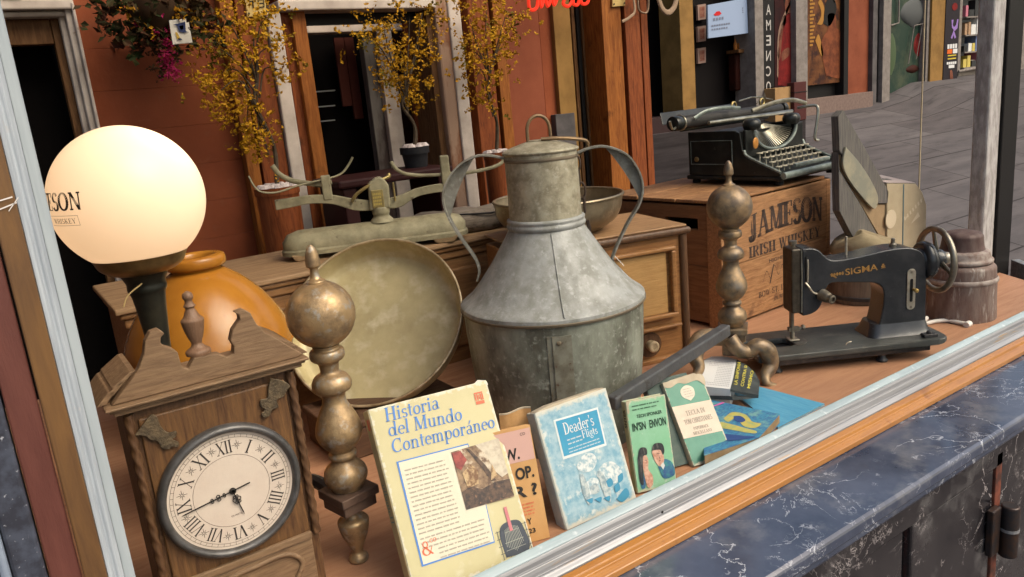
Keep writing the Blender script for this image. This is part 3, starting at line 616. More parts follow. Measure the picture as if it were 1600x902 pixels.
def marble(name, base, base2, vein, rough=.22):
    m = mat(name, base, rough, 0, base2, 4, .35, .65, 9, None, spec=.7, col3=tuple(.5 * b + .1 for b in base2), sc3=5, lo3=.54, hi3=.74, rvar=.08)
    t = m.node_tree; N = t.nodes; p = N['Principled BSDF']; src = p.inputs['Base Color'].links[0].from_socket
    tc = N.new('ShaderNodeTexCoord')
    def veins(scale, dist, width, thr):
        no = N.new('ShaderNodeTexNoise'); no.inputs['Scale'].default_value = scale; no.inputs['Detail'].default_value = 7; no.inputs['Distortion'].default_value = dist; no.inputs['Roughness'].default_value = .6
        t.links.new(tc.outputs['Object'], no.inputs['Vector'])
        a = N.new('ShaderNodeMath'); a.operation = 'SUBTRACT'; a.inputs[1].default_value = .5; t.links.new(no.outputs['Fac'], a.inputs[0])
        b = N.new('ShaderNodeMath'); b.operation = 'ABSOLUTE'; t.links.new(a.outputs[0], b.inputs[0])
        r = N.new('ShaderNodeMapRange'); r.inputs[1].default_value = 0; r.inputs[2].default_value = width; r.inputs[3].default_value = 1; r.inputs[4].default_value = 0; t.links.new(b.outputs[0], r.inputs[0])
        n2 = N.new('ShaderNodeTexNoise'); n2.inputs['Scale'].default_value = scale * .7; n2.inputs['Detail'].default_value = 3; t.links.new(tc.outputs['Object'], n2.inputs['Vector'])
        r2 = N.new('ShaderNodeMapRange'); r2.inputs[1].default_value = thr; r2.inputs[2].default_value = thr + .12; t.links.new(n2.outputs['Fac'], r2.inputs[0])
        q = N.new('ShaderNodeMath'); q.operation = 'MULTIPLY'; t.links.new(r.outputs[0], q.inputs[0]); t.links.new(r2.outputs[0], q.inputs[1]); return q.outputs[0]
    for (sc, d, wd, thr, k) in ((3, .7, .0042, .46, 0), (9, 1.2, .0065, .52, 1), (40, .9, .03, .61, 1), (18, 3.5, .012, .62, 1)):
        x = N.new('ShaderNodeMix'); x.data_type = 'RGBA'; t.links.new(veins(sc, d, wd, thr), x.inputs[0]); t.links.new(src, x.inputs[6]); x.inputs[7].default_value = (*vein, 1); src = x.outputs[2]
    t.links.new(src, p.inputs['Base Color']); return m
m_marb = marble('blue_black_marble', (.028, .037, .062), (.062, .075, .112), (.42, .45, .50), .14)
m_marbd = marble('dark_marble', (.012, .0115, .014), (.03, .028, .030), (.40, .37, .37), .22)

win = thing('shop_window', 'shop window in a pale blue and varnished wood frame over a marble sill', 'shop window', T(0, 0, 0))
XL, XR = .045, 2.28
def rail(name, prof, mt, x0=-.03, x1=3.4, bev=.0015):
    """profile in (y, z), run along x"""
    g = MB(); g.prism(prof, x0, x1, Matrix(((0, 0, 1, 0), (1, 0, 0, 0), (0, 1, 0, 0), (0, 0, 0, 1)))); return g.build(name, mt, win, 0, bev)
rail('glazing_strip', [(.004, -.03), (.004, .026), (-.010, .021), (-.010, -.03)], m_blue, .046)
rail('metal_bead', [(-.0103, -.03), (-.0103, .0185), (-.0125, .0205), (-.015, .016), (-.016, .009), (-.019, .010), (-.021, .004), (-.022, -.002), (-.026, -.001), (-.0335, -.007), (-.0345, -.03)], m_alu, .046)
rail('bottom_rail', [(-.0348, -.034), (-.0348, -.008), (-.045, -.012), (-.047, -.019), (-.0495, -.019), (-.060, -.024), (-.060, -.034)], m_varn, .046)
def upright(name, prof, mt, z0=-.34, z1=1.6, bev=.0015):
    g = MB(); g.prism(prof, z0, z1); return g.build(name, mt, win, 0, bev)
upright('glazing_strip', [(.0455, .012), (.0455, -.008), (.036, -.012), (.036, .012)], mat('grey_blue_strip', (.30, .35, .375), .5, 0, (.24, .285, .31), 8, stretch=(4, 4, .3)), .0262)
upright('white_bead', [(.0358, .012), (.0358, -.015), (.032, -.020), (.028, -.018), (.026, -.024), (.0222, -.026), (.0222, .012)], mat('pale_blue_bead', (.36, .41, .45), .4, 0, (.26, .30, .34), 12, stretch=(4, 4, .3), col3=(.36, .37, .38), sc3=30, lo3=.64, hi3=.7), -.0205)
upright('varnished_stile', [(.0219, .012), (.0219, -.03), (.0035, -.034), (.0035, .012)], m_varnz, -.034)
upright('maroon_stile', [(.002, .012), (.002, -.03), (-.022, -.034), (-.0225, .012)], m_maroon, -.034)
g = MB(); g.box(.03, .0357, -.0268, -.0212, -.016, .032); g.build('putty_patch', m_varn, win, 0, .001)
m_glass = bpy.data.materials.new('window_glass'); m_glass.use_nodes = True; N = m_glass.node_tree.nodes; N.clear()
tr = N.new('ShaderNodeBsdfTransparent'); tr.inputs[0].default_value = (.955, .965, .96, 1); oo = N.new('ShaderNodeOutputMaterial'); m_glass.node_tree.links.new(tr.outputs[0], oo.inputs[0])
g = MB(); g.box(.044, 2.30, -.003, .001, .015, 1.6); g.build('pane', m_glass, win, 0)
# corner post with its pale jamb, and the glazing that turns the corner
q0 = fl(1560, 425)
pj, pb = at(1563, 100, .256), at(1584, 100, .256)
g = MB(); g.box(at(1555, 0, .256).x, at(1574, 0, .256).x, .256, .30, 0, 1.6)
g.build('pale_jamb', mat('peeling_white', (.44, .42, .41), .7, 0, (.27, .25, .24), 18, .4, .6, stretch=(2, 2, .6), bump=.5, bsc=50), win, 0, .006)
g = MB(); g.box(at(1574.6, 0, .256).x, at(1599, 0, .256).x, .25, .30, -.02, 1.6); g.build('corner_post', m_black_paint, win, 0, .004)
e0, e1 = Vector((2.30, -.005, 0)), Vector((2.52, .25, 0)); dv = (e1 - e0).normalized(); nv = Vector((dv.y, -dv.x, 0))
g = MB(); g.prism([tuple((e0 + nv * .012).xy), tuple((e1 + nv * .012).xy), tuple((e1 - nv * .012).xy), tuple((e0 - nv * .012).xy)], -.03, .022); g.build('corner_bead', m_alu, win, 0, .002)
g = MB(); g.box(2.428, 2.432, .50, .503, 0, 1.6); g.build('glass_edge', mat('glass_edge', (.5, .42, .28), .3), win, 0)
g = MB(); zc = at(20, 322, -.03).z; xc = at(14, 322, -.034).x
for (a_, b_, c_, d_) in ((.0, .004, .016, .007), (.004, -.002, .018, .002), (.011, -.004, .02, .006)): g.sheet([(a_, b_), (c_, d_), (c_, d_ + .0012), (a_, b_ + .001)], T(.004, -.0338, zc) @ UP)
g.build('chalk_marks', mat('chalk', (.6, .58, .55), .8), win, 0, fix=False)
g = MB(); q = at(1036, 801, -.0505); g.lathe([(.0022, 0), (.0022, .0006)], 12, T(q.x, -.0488, q.z) @ UP); g.build('nail_hole', m_black_paint, win, 0)
# lettering remnants are kept to the things behind the glass

base = thing('window_base', 'dark blue marble sill with white veins over a black cupboard front', 'window sill', T(0, 0, 0))
def railb(name, prof, mt, x0, x1, bev=.003, segs=3):
    g = MB(); g.prism(prof, x0, x1, Matrix(((0, 0, 1, 0), (1, 0, 0, 0), (0, 1, 0, 0), (0, 0, 0, 1)))); return g.build(name, mt, base, 0, bev, segs)
railb('sill', [(.0, -.062), (.0, -.0345), (-.192, -.0365), (-.198, -.041), (-.199, -.056), (-.196, -.062)], m_marb, -.03, 3.4, .005, 3)
railb('moulding', [(.0, -.085), (.0, -.0625), (-.172, -.0625), (-.185, -.069), (-.188, -.078), (-.184, -.085)], m_marb, -.03, 3.4, .004, 3)
yF = -.165
def bx_(name, x0, x1, z0, z1, y0, mt, bev=.004, par=base, y1=.0):
    g = MB(); g.box(x0, x1, y0, y1, z0, z1); return g.build(name, mt, par, 0, bev)
bx_('apron', -.03, 3.4, -.15, -.0855, yF, m_marbd)
m_red = mat('rust_edge', (.16, .045, .025), .6, 0, (.05, .02, .014), 18, .4, .6)
xr1 = at(1422, 850, yF).x; xr2 = at(1562, 770, yF).x
bx_('panel', -.03, xr1, -.80, -.1505, yF + .012, m_marbd); bx_('panel_edge', xr1 + .001, xr1 + .012, -.80, -.1505, yF + .02, m_red, .001)
bx_('panel', xr1 + .014, xr2 - .02, -.80, -.1505, yF + .004, m_marbd); bx_('panel_edge', xr2 - .019, xr2 + .005, -.80, -.12, yF + .0, m_red, .002)
bx_('panel', xr2 + .007, 3.4, -.80, -.1505, yF + .004, m_marbd)
hx = at(1577, 825, yF - .02)
g = MB(); g.lathe([(.017, -.06), (.017, .045), (.0155, .05)], 20, T(hx.x, yF - .02, hx.z)); hn = g.build('hinge_barrel', mat('black_iron', (.03, .028, .03), .4, .5, (.06, .035, .025), 20), base, 40, .002)
g = MB(); g.lathe([(.0178, .0), (.0178, .006)], 20, T(hx.x, yF - .02, hx.z - .004)); g.build('hinge_ring', m_alu, hn)
g = MB(); g.box(hx.x - .05, hx.x - .017, yF - .012, yF + .002, hx.z - .05, hx.z + .05); g.build('hinge_leaf', MATS['black_iron'], hn, 0, .003)

lp = thing('marble_pilaster', 'speckled blue black stone pilaster beside the maroon board of the window', 'pilaster', T(0, 0, 0))
m_speck = mat('speckled_stone', (.05, .06, .085), .5, 0, (.025, .028, .04), 30, .4, .6, col3=(.34, .36, .40), sc3=90, lo3=.64, hi3=.7)
g = MB(); g.box(-.048, -.0235, -.040, .012, -.8, 1.6); g.build('edge_strip', m_speck, lp, 0, .003)
g = MB(); g.box(-.056, -.0485, -.048, .012, -.8, 1.6); g.build('pale_edge', mat('pale_stone_edge', (.22, .27, .34), .4, 0, (.15, .19, .25), 12), lp, 0, .003)
m_wv = marble('white_veined_marble', (.012, .010, .014), (.02, .018, .022), (.6, .58, .58))
g = MB(); g.box(-.30, -.057, -.044, .012, -.8, 1.6); g.build('stone', m_wv, lp, 0, .003)
rnd = random.Random(9)
g = MB()
for (cx, cz, s) in ((-.066, -.205, .011), (-.072, -.235, .012), (-.085, -.19, .016), (-.1, -.25, .02)):
    g.prism(blob([(cx + s * rnd.uniform(.7, 1.3) * cos(a), cz + s * .5 * rnd.uniform(.6, 1.4) * sin(a)) for a in [k * 2 * pi / 7 for k in range(7)]]), 0, .0006, T(0, -.0441, 0) @ UP)
g.build('white_inlay', mat('white_vein', (.62, .58, .58), .4), lp, 0)

# ------------------------------------------------------------------ materials of the things on show
m_clockw = wood('clock_oak', (.135, .068, .031), (.06, .027, .013), 'z', 13, .5, (.06, .03, .015), .2)
m_clockt = wood('dusty_oak', (.235, .145, .08), (.135, .078, .042), 'x', 13, .65, (.10, .055, .03), .2)
m_patina = mat('dusty_brass', (.40, .27, .14), .46, .5, (.20, .135, .08), 20, .42, .64, 10, None, (.36, .32, .27), 34, .54, .66, .25, 60, .14)
m_patina2 = mat('dark_bronze', (.12, .088, .062), .46, .5, (.38, .255, .135), 13, .4, .65, 8, None, (.16, .145, .13), 14, .5, .7, .15, 60, .12)
m_bronze = mat('ornament_bronze', (.17, .125, .075), .5, .6, (.10, .075, .05), 60, .4, .6, bump=.5, bsc=200)
m_iron = mat('cast_iron', (.042, .042, .045), .5, .5, (.075, .07, .068), 16, .4, .7, 6, None, (.13, .12, .11), 25, .6, .75, .2, 80)
m_ironbar = mat('grey_iron_bar', (.075, .078, .085), .5, .4, (.12, .118, .12), 14, .35, .7, 6, None, (.05, .04, .035), 20, .58, .7, .2, 80)

# ------------------------------------------------------------------ lit globe lamp
gx, gy = .155, .285
gc = at(201, 311, gy); gr = .0912
lamp = thing('globe_lamp', 'glowing cream glass globe lamp with dark lettering behind the wall clock', 'lamp', T(gx, gy, 0))
gx, gz = gc.x, gc.z; lamp.location = (gx, gy, 0)
a0 = math.asin(-.815)
m_globe = mat('lit_opal_glass', (.72, .62, .50), .22, 0, emit=(1.0, .52, .22), es=.13)
t = m_globe.node_tree; N = t.nodes; tl = N.new('ShaderNodeBsdfTranslucent'); tl.inputs[0].default_value = (.96, .86, .74, 1)
mx = N.new('ShaderNodeMixShader'); mx.inputs[0].default_value = .5; om = N['Material Output']
t.links.new(N['Principled BSDF'].outputs[0], mx.inputs[1]); t.links.new(tl.outputs[0], mx.inputs[2]); t.links.new(mx.outputs[0], om.inputs[0])
g = MB(); g.lathe([(gr * cos(a0 + (pi / 2 - a0) * k / 40), gz + gr * sin(a0 + (pi / 2 - a0) * k / 40)) for k in range(41)], 64); gb = g.build('globe', m_globe, lamp, 60)
def onglobe(ps, az0, z0, r):
    """wrap flat lettering round the globe; az0 is the angle (from +x) where x = 0 sits"""
    o = []
    for p in ps:
        q = []
        for u, v in p:
            z = z0 + v; rr = math.sqrt(max(r * r - z * z, 1e-8)); a = az0 + u / rr
            q.append((rr * cos(a), rr * sin(a), gz + z))
        o.append(q)
    return o
dd = (right * (128 - CX) + down * (322 - CY) + fwd * F_PX).normalized(); oc = EYE - Vector((gx, gy, gz)); bq = oc.dot(dd); tq = -bq - math.sqrt(bq * bq - oc.dot(oc) + gr * gr); hp = oc + dd * tq
azr = math.atan2(hp.y, hp.x); m_ink = mat('black_ink', (.018, .015, .013), .6)
ps, wd = serif('JAMESON', .0205, track=.03, squeeze=.80, bold=.07)
g = MB()
for q in onglobe(shift(ps, -wd, 0), azr, hp.z - .004, gr + .0006): g.add(q, [list(range(len(q)))])
ps2 = fit('WHISKEY', .04, .006, track=.1); 
for q in onglobe(shift(ps2, -.052, 0), azr, hp.z - .0195, gr + .0006): g.add(q, [list(range(len(q)))])
for (za, zb_) in ((-.0105, -.0101), (-.0222, -.0218)):
    for q in onglobe([_bar(-.06 + k * .004, za, -.056 + k * .004, zb_) for k in range(13)], azr, hp.z, gr + .0006): g.add(q, [list(range(len(q)))])
for q in onglobe([_bar(-.0085, -.022, -.0081, -.0101)], azr, hp.z, gr + .0006): g.add(q, [list(range(len(q)))])
g.build('lettering', m_ink, gb, 0, fix=False)
zr = gz + gr * sin(a0)
g = MB(); g.lathe(smoothprof([(.030, zr - .020), (.038, zr - .019), (.050, zr - .011), (.0555, zr + .0), (.0575, zr + .004), (.0555, zr + .005)], 4), 48); g.build('gallery_ring', mat('lamp_brass', (.34, .235, .10), .35, .8, (.2, .13, .06), 20, .35, .65), lamp)
m_stem = mat('dark_green_bronze', (.035, .036, .030), .35, .6, (.06, .055, .04), 15)
g = MB(); g.lathe(smoothprof([(.05, 0), (.052, .012), (.025, .03), (.014, .06), (.0125, .18), (.014, .22), (.0185, .30), (.0195, .315), (.0135, .325), (.0130, .345), (.0195, .42), (.024, .436), (.024, .445), (.03, zr - .02)], 5), 32); g.build('stem', m_stem, lamp)
g = MB(); p0 = at(222, 443, .25) - Vector((gx, gy, 0)); p1 = at(200, 462, .25) - Vector((gx, gy, 0)); p2 = at(193, 480, .25) - Vector((gx, gy, 0)); g.tube(smoothpath([p0, p1, p2], 6), .0009, 6); g.build('loose_wire', mat('straw_wire', (.5, .36, .16), .6), lamp)
ld = bpy.data.lights.new('lamp_bulb', 'POINT'); ld.energy = .19; ld.color = (1, .80, .60); ld.shadow_soft_size = .02
lo = bpy.data.objects.new('lamp_bulb', ld); COL.objects.link(lo); lo.parent = lamp; lo.location = (.030, -.012, gz + .040)

# ------------------------------------------------------------------ amber glazed jar
jar = thing('amber_jar', 'big amber glazed stoneware jar with a narrow lip behind the clock', 'jar', T(.262, .528, 0))
m_amb = mat('amber_glaze', (.40, .17, .022), .22, 0, (.30, .115, .013), 6, .3, .7, coat=.12, col3=(.30, .10, .012), sc3=30, lo3=.64, hi3=.72)
g = MB(); g.lathe(smoothprof([(.08, 0), (.098, .03), (.104, .12), (.112, .21), (.134, .272), (.122, .315), (.10, .352), (.07, .385), (.048, .402), (.0405, .407)], 5), 56, cap=False); jb = g.build('body', m_amb, jar)
g = MB(); g.lathe(smoothprof([(.039, .402), (.040, .410), (.047, .414), (.0485, .422), (.0455, .430), (.034, .432), (.028, .428), (.026, .415)], 5), 48, cap=False); g.build('lip', m_amb, jar)
g = MB(); g.tube([(cos(k * 2 * pi / 40) * .1345, sin(k * 2 * pi / 40) * .1345, .2745) for k in range(40)], .0022, 6, closed=True); g.build('shoulder_ridge', m_amb, jar)

# ------------------------------------------------------------------ wall clock
YC0 = .13
clk = thing('wall_clock', 'carved oak clock with a round white dial and scrolled pediment', 'clock', T(0, YC0, 0))
CX0, CX1, CT = .074, .2775, .330
g = MB(); g.box(CX0 + .004, CX1 - .004, .004, .105, -.0, CT); g.build('case', m_clockw, clk, 0, .003)
g = MB(); g.box(CX0 + .017, CX1 - .017, -.0005, .0038, .1, CT - .012); g.build('front_panel', wood('clock_veneer', (.175, .088, .035), (.066, .029, .013), 'z', 9, .45, (.07, .03, .015), .15), clk, 0, .002)
for xx in (CX0 + .008, CX1 - .008):      # rope-twist corner columns
    g = MB(); n = 14; zz = 90
    vs = []
    for i in range(zz + 1):
        z = .1 + (CT - .104) * i / zz
        for k in range(n):
            a = 2 * pi * k / n; r = .0050 + .0009 * sin(3 * a + z * 330); vs.append((xx + r * cos(a), .001 + r * sin(a), z))
    g.add(vs, [(i * n + k, i * n + (k + 1) % n, (i + 1) * n + (k + 1) % n, (i + 1) * n + k) for i in range(zz) for k in range(n)]); g.build('rope_column', m_clockw, clk, 80)
g = MB()
for k, (o, z0, z1) in enumerate(((.006, CT, CT + .005), (.010, CT + .0053, CT + .0085), (.014, CT + .0088, CT + .012))): g.box(CX0 - o, CX1 + o, -o - .002, .105, z0, z1)
g.build('cornice', m_clockt, clk, 0, .0012)
# sloping moulded returns of the cornice at both ends
for s, xe in ((-1, CX0 - .010), (1, CX1 + .010)):
    g = MB()
    for k in range(3): g.prism([(0, 0), (s * .010, 0), (s * (-.004 - .004 * k), .014), (s * (-.012 - .003 * k), .014)], -.1 + .002, -.004, T(xe - s * (.009 * k), 0, CT + .0125 + .0085 * k) @ UP)
    g.build('cornice_return', m_clockt, clk, 0, .001)
def cpt(cx_, cy_): q = at(130 + cx_ / 1.9525, 440 + cy_ / 1.9525, YC0 - .006); return (q.x, q.z)
ped = [cpt(*p) for p in ((97, 370), (110, 352), (140, 312), (170, 268), (186, 225), (190, 185), (205, 156), (230, 147), (250, 160), (238, 172), (237, 188), (248, 200), (272, 206), (290, 218), (296, 240), (303, 264), (322, 268), (333, 248), (340, 236), (390, 225), (415, 222), (440, 232), (461, 222), (462, 200), (451, 182), (458, 150), (480, 118), (478, 105), (464, 96), (490, 86), (512, 97), (530, 130), (556, 156), (600, 180), (640, 205), (672, 222))]
ped = [(x, max(z, CT + .0125)) for x, z in ped]
ped = [p for p in ped if True] + [(CX1 + .004, CT + .0125), (CX0 - .006, CT + .0125)]
g = MB(); g.prism(ped, -.010, .004, T(0, -.0, 0) @ UP); g.build('pediment', m_clockt, clk, 0, .0012)
fxp = (cpt(362, 220)[0]); fz = cpt(362, 225)[1] - .002
m_fin = wood('finial_wood', (.22, .125, .075), (.14, .075, .042), 'z', 14, .5)
g = MB(); g.lathe(smoothprof([(.019, 0), (.019, .006), (.012, .011), (.0085, .016), (.0085, .020), (.0135, .034), (.0165, .048), (.0175, .055), (.0165, .058), (.0125, .062), (.008, .072), (.0068, .076), (.0092, .079), (.0068, .083), (.0058, .088), (.0082, .093), (.0072, .099), (.002, .103)], 3), 28, T(fxp, .012, fz) @ Matrix.Scale(.74, 4)); g.build('finial', m_fin, clk)
# corner ornaments
def orn(pts, nm='corner_ornament'):
    g = MB(); g.prism(blob([cpt(*p) for p in pts]), 0, .0025, T(0, -.003, 0) @ UP); o = g.build(nm, m_bronze, clk, 30, .0008)
    return o
o1 = orn([(158, 470), (185, 435), (208, 408), (226, 415), (236, 440), (258, 462), (285, 458), (282, 475), (272, 482), (292, 492), (290, 505), (272, 504), (262, 512), (240, 508), (228, 488), (206, 484), (190, 472)])
o2 = orn([(572, 296), (606, 302), (632, 318), (622, 334), (612, 352), (592, 362), (596, 384), (578, 392), (570, 410), (552, 416), (545, 404), (556, 392), (543, 382), (542, 362), (562, 356), (566, 326)])
# dial
dc = Vector((.1745, 0, .1995)); dr_ = .0835
g = MB(); g.lathe(smoothprof([(dr_ + .001, 0), (dr_ + .0015, .006), (dr_ - .001, .011), (dr_ - .005, .012), (dr_ - .008, .009), (dr_ - .009, .005)], 3), 72, T(dc.x, -.0006, dc.z) @ UP, cap=False); bz_ = g.build('bezel', mat('grey_bezel', (.12, .115, .115), .4, .5, (.08, .075, .072), 20), clk, 50)
g = MB(); g.lathe([(.0001, .0048), (dr_ - .007, .0048)], 72, T(dc.x, -.0006, dc.z) @ UP, cap=False); dl = g.build('dial', mat('dial_card', (.64, .545, .46), .45, 0, (.60, .50, .42), 9), clk, 0)
g = MB(); DY = -.0058; dm = T(dc.x, DY, dc.z) @ UP; Rn = dr_ - .009
def ring(r, wdt, n=72): return [[(r0 * cos(2 * pi * a / n), r0 * sin(2 * pi * a / n)) for r0, a in ((r, k), (r, k + 1), (r + wdt, k + 1), (r + wdt, k))] for k in range(n)]
g.polys(ring(Rn * .955, .0004) + ring(Rn * .905, .0004) + ring(Rn * .61, .0004), dm)
for k in range(60):
    a = k * 2 * pi / 60; w_ = .0004; g.sheet([(Rn * .905 * sin(a) - w_ * cos(a) / 2, Rn * .905 * cos(a) + w_ * sin(a) / 2), (Rn * .905 * sin(a) + w_ * cos(a) / 2, Rn * .905 * cos(a) - w_ * sin(a) / 2), (Rn * .955 * sin(a) + w_ * cos(a) / 2, Rn * .955 * cos(a) - w_ * sin(a) / 2), (Rn * .955 * sin(a) - w_ * cos(a) / 2, Rn * .955 * cos(a) + w_ * sin(a) / 2)], dm)
for k, nm in enumerate(('XII', 'I', 'II', 'III', 'IIII', 'V', 'VI', 'VII', 'VIII', 'IX', 'X', 'XI')):
    a = k * 2 * pi / 12; ps, wd = serif(nm, .0165, squeeze=.62 if len(nm) > 2 else .72); rm = Matrix.Rotation(-a, 4, 'Z')
    g.polys(shift(ps, -wd / 2, Rn * .76 - .00825), dm @ rm)
    b = a + pi / 12
    for j in range(8):
        c = j * pi / 4; L_ = .0062 if j % 2 == 0 else .004; rm2 = T(Rn * .78 * sin(b), Rn * .78 * cos(b), 0) @ Matrix.Rotation(c, 4, 'Z')
        g.sheet([(-.00035, .001), (.00035, .001), (.0002, L_), (-.0002, L_)], dm @ rm2)
vs_, fs_ = sans_fit('QUARTZ', .014, .0026); g.add([(v[0] - .007, v[1] - .034, 0) for v in vs_], fs_, dm)
g.build('numerals', mat('dial_ink', (.06, .05, .045), .6), dl, 0, fix=False)
def hand(nm, a, L_, tail, wd_):
    g = MB(); m_ = T(dc.x, DY - .0012, dc.z) @ UP @ Matrix.Rotation(-a, 4, 'Z')
    g.prism([(-.0007, -tail), (.0007, -tail), (.0006, L_), (0, L_ + .004), (-.0006, L_)], 0, .0008, m_)
    for c, r in ((.14, .55), (.36, .9), (.6, .62)):
        for s in (-1, 1): g.tube([(s * wd_ * r + wd_ * r * .7 * cos(q), L_ * .55 * c + .006 + wd_ * r * .8 * sin(q), .0006) for q in [i * 2 * pi / 14 for i in range(14)]], .0006, 5, m_, closed=True)
    g.lathe([(.0042, 0), (.0042, .0014), (.002, .002)], 20, m_); return g.build(nm, m_ink, dl, 40)
hand('hour_hand', R(166), .032, .004, .0032); hand('minute_hand', R(261), .058, .022, .0026)
# lower door moulding
g = MB(); g.prism([(CX0 + .017, .098), (CX1 - .017, .098), (CX1 - .017, .108), (CX0 + .017, .108)], .0, .006, T(0, -.001, 0) @ UP)
g.prism([(CX0 + .017, 0), (CX1 - .017, 0), (CX1 - .017, .097), (CX0 + .017, .097)], -.004, .004, UP); g.build('lower_door', m_clockt, clk, 0, .0015)
g = MB(); g.tube(smoothpath([cpt(*p) for p in ()] or [(CX0 + .05, 0, .02), (CX0 + .06, 0, .08), (CX0 + .12, 0, .09), (CX1 - .05, 0, .088), (CX1 - .035, 0, .07), (CX1 - .045, 0, .05)], 8), .0035, 8, T(0, -.005, 0)); g.build('door_moulding', m_clockt, clk, 50)

# ------------------------------------------------------------------ andirons
ANDP = [(.0020, .469), (.006, .464), (.0092, .452), (.0098, .443), (.0092, .440), (.0062, .438), (.0056, .431), (.0075, .424), (.0125, .4205), (.0128, .418)]
def ballp(c, r, a0=-66, a1=74, n=18): return [(r * cos(R(a)), c + r * sin(R(a))) for a in [a1 + (a0 - a1) * k / n for k in range(n + 1)]]
NECK = [(.0185, .331), (.0180, .326), (.0225, .3235), (.0240, .317), (.0222, .311), (.0150, .306), (.0130, .298), (.0135, .292), (.0220, .286), (.0265, .279), (.0272, .272), (.0250, .266), (.0180, .262), (.0160, .255), (.0180, .245), (.0270, .226), (.0322, .208), (.0310, .196), (.0240, .184), (.0170, .177), (.0160, .174), (.0195, .171), (.0195, .166), (.0165, .163), (.0185, .158), (.0275, .149), (.0305, .140), (.0295, .131), (.0240, .122), (.0220, .118)]
def andiron(loc, rz, label, mt, mt2):
    t = thing('andiron', label, 'andiron', T(*loc) @ RZ(rz), 'ball topped brass andirons')
    g = MB(); g.lathe(smoothprof(ANDP[::-1], 4), 28); g.build('acorn_finial', mt, t)
    g = MB(); g.lathe(ballp(.374, .0462)[::-1], 48); g.build('ball', mt, t, 60)
    g = MB(); g.lathe(smoothprof(NECK[::-1], 4), 40); g.build('baluster', mt, t, 50)
    g = MB(); g.box(-.031, .031, -.031, .031, .104, .117); g.box(-.027, .027, -.027, .027, .088, .1035); g.build('plinth', mt2, t, 0, .0015)
    return t
aL = andiron((.3395, .186, 0), R(12), 'ball topped brass andiron between the clock and the yellow history book', m_patina, mat('brown_plinth', (.15, .095, .07), .55, .2, (.09, .055, .04), 14))
g = MB(); g.lathe(smoothprof([(.012, -.0), (.0145, .003), (.013, .009), (.008, .014), (.0095, .022), (.019, .045), (.0225, .062), (.0205, .068), (.0125, .073), (.011, .079), (.016, .084), (.018, .088)], 4), 28); g.build('front_leg', m_patina, aL)
g = MB(); g.tube(smoothpath([(0, .03, .095), (.0, .09, .10), (-.005, .15, .085), (-.005, .19, .045), (-.005, .2, .006)], 6), .010, 8); g.build('back_leg', m_iron, aL)
aR = andiron((1.259, .267, 0), R(38), 'ball topped brass andiron with curved feet beside the sewing machine', m_patina2, m_patina2)
Ri = aR.matrix_world.inverted()
def leg(name, pts, rr, mt, par, n=10):
    g = MB(); pth = smoothpath([par.matrix_world.inverted() @ Vector(p) for p in pts], 6); k = len(pth)
    rad = [rr[min(int(i / (k - 1) * (len(rr) - 1)), len(rr) - 2)] * (1 - (i / (k - 1) * (len(rr) - 1)) % 1) + rr[min(int(i / (k - 1) * (len(rr) - 1)) + 1, len(rr) - 1)] * ((i / (k - 1) * (len(rr) - 1)) % 1) for i in range(k)]
    rad[-1] = rr[-1]
    g.tube(pth, rad, n); return g.build(name, mt, par, 60)
leg('foot', [at(1140, 528, .25), at(1152, 545, .235), at(1168, 550, .225), at(1184, 541, .215), at(1199, 549, .205), at(1204, 570, .20), at(1196, 588, .195), at(1199, 600, .185), at(1216, 606, .175)], [.016, .016, .015, .0175, .0195, .017, .012, .009, .007], m_patina2, aR)
leg('foot', [at(1130, 528, .27), at(1108, 527, .28), at(1092, 535, .275), at(1086, 556, .265), at(1092, 575, .25), at(1086, 590, .245)], [.018, .02, .021, .017, .012, .008], m_patina2, aR)
g = MB(); g.box(-.022, .022, -.022, .022, .055, .0875); g.build('lower_block', m_patina2, aR, 0, .004)
ba, bb = at(1130, 518, .185), at(955, 631, .100); bl_ = bb - ba; bm = Matrix.Translation(Ri @ ba) @ (Ri.to_3x3() @ bl_).to_track_quat('X', 'Z').to_matrix().to_4x4()
g = MB(); g.box(-.012, bl_.length, -.010, .010, -.0115, .0115, bm); g.build('log_bar', m_ironbar, aR, 0, .003)

# ------------------------------------------------------------------ big brass basin on a block
bsn = thing('brass_basin', 'large shallow brass basin leaning behind the andiron', 'basin')
nrm = Vector((-.53, -.55, .643)).normalized(); ctr = Vector((.600, .632, .223)); RB = .185
bsn.matrix_world = Matrix.Translation(ctr) @ nrm.to_track_quat('Z', 'Y').to_matrix().to_4x4()
m_pan = mat('dull_brass', (.56, .48, .275), .5, .2, (.40, .335, .185), 7, .3, .7, 8, None, (.66, .59, .41), 12, .5, .75, .06, 30, .1)
m_panr = mat('bright_rim', (.62, .50, .32), .4, .6, (.36, .27, .15), 20)
g = MB(); g.lathe(smoothprof([(.0005, -.05), (.08, -.0495), (RB - .03, -.048), (RB - .014, -.042), (RB - .006, -.03), (RB - .0015, -.002)], 5), 80, cap=False)
g.lathe(smoothprof([(.0005, -.053), (.08, -.0525), (RB - .03, -.051), (RB - .011, -.044), (RB - .003, -.03), (RB + .0015, -.002)], 5), 80, cap=False); g.wobble(.0012, 13); g.build('bowl', m_pan, bsn, 60)
g = MB(); g.tube([(RB * cos(2 * pi * k / 90), RB * sin(2 * pi * k / 90), 0) for k in range(90)], .0032, 8, closed=True); g.build('rim', m_panr, bsn, 60)
blk = thing('support_block', 'low brown wooden block under the leaning brass basin', 'block', T(.56, .50, 0))
g = MB(); g.box(-.12, .14, 0, .16, 0, .060); g.build('block', wood('block_wood', (.11, .055, .03), (.07, .035, .02), 'x', 8, .6), blk, 0, .004)
g = MB(); g.box(-.125, .145, -.004, .165, .0603, .0755); g.build('lid', MATS['block_wood'], blk, 0, .003)

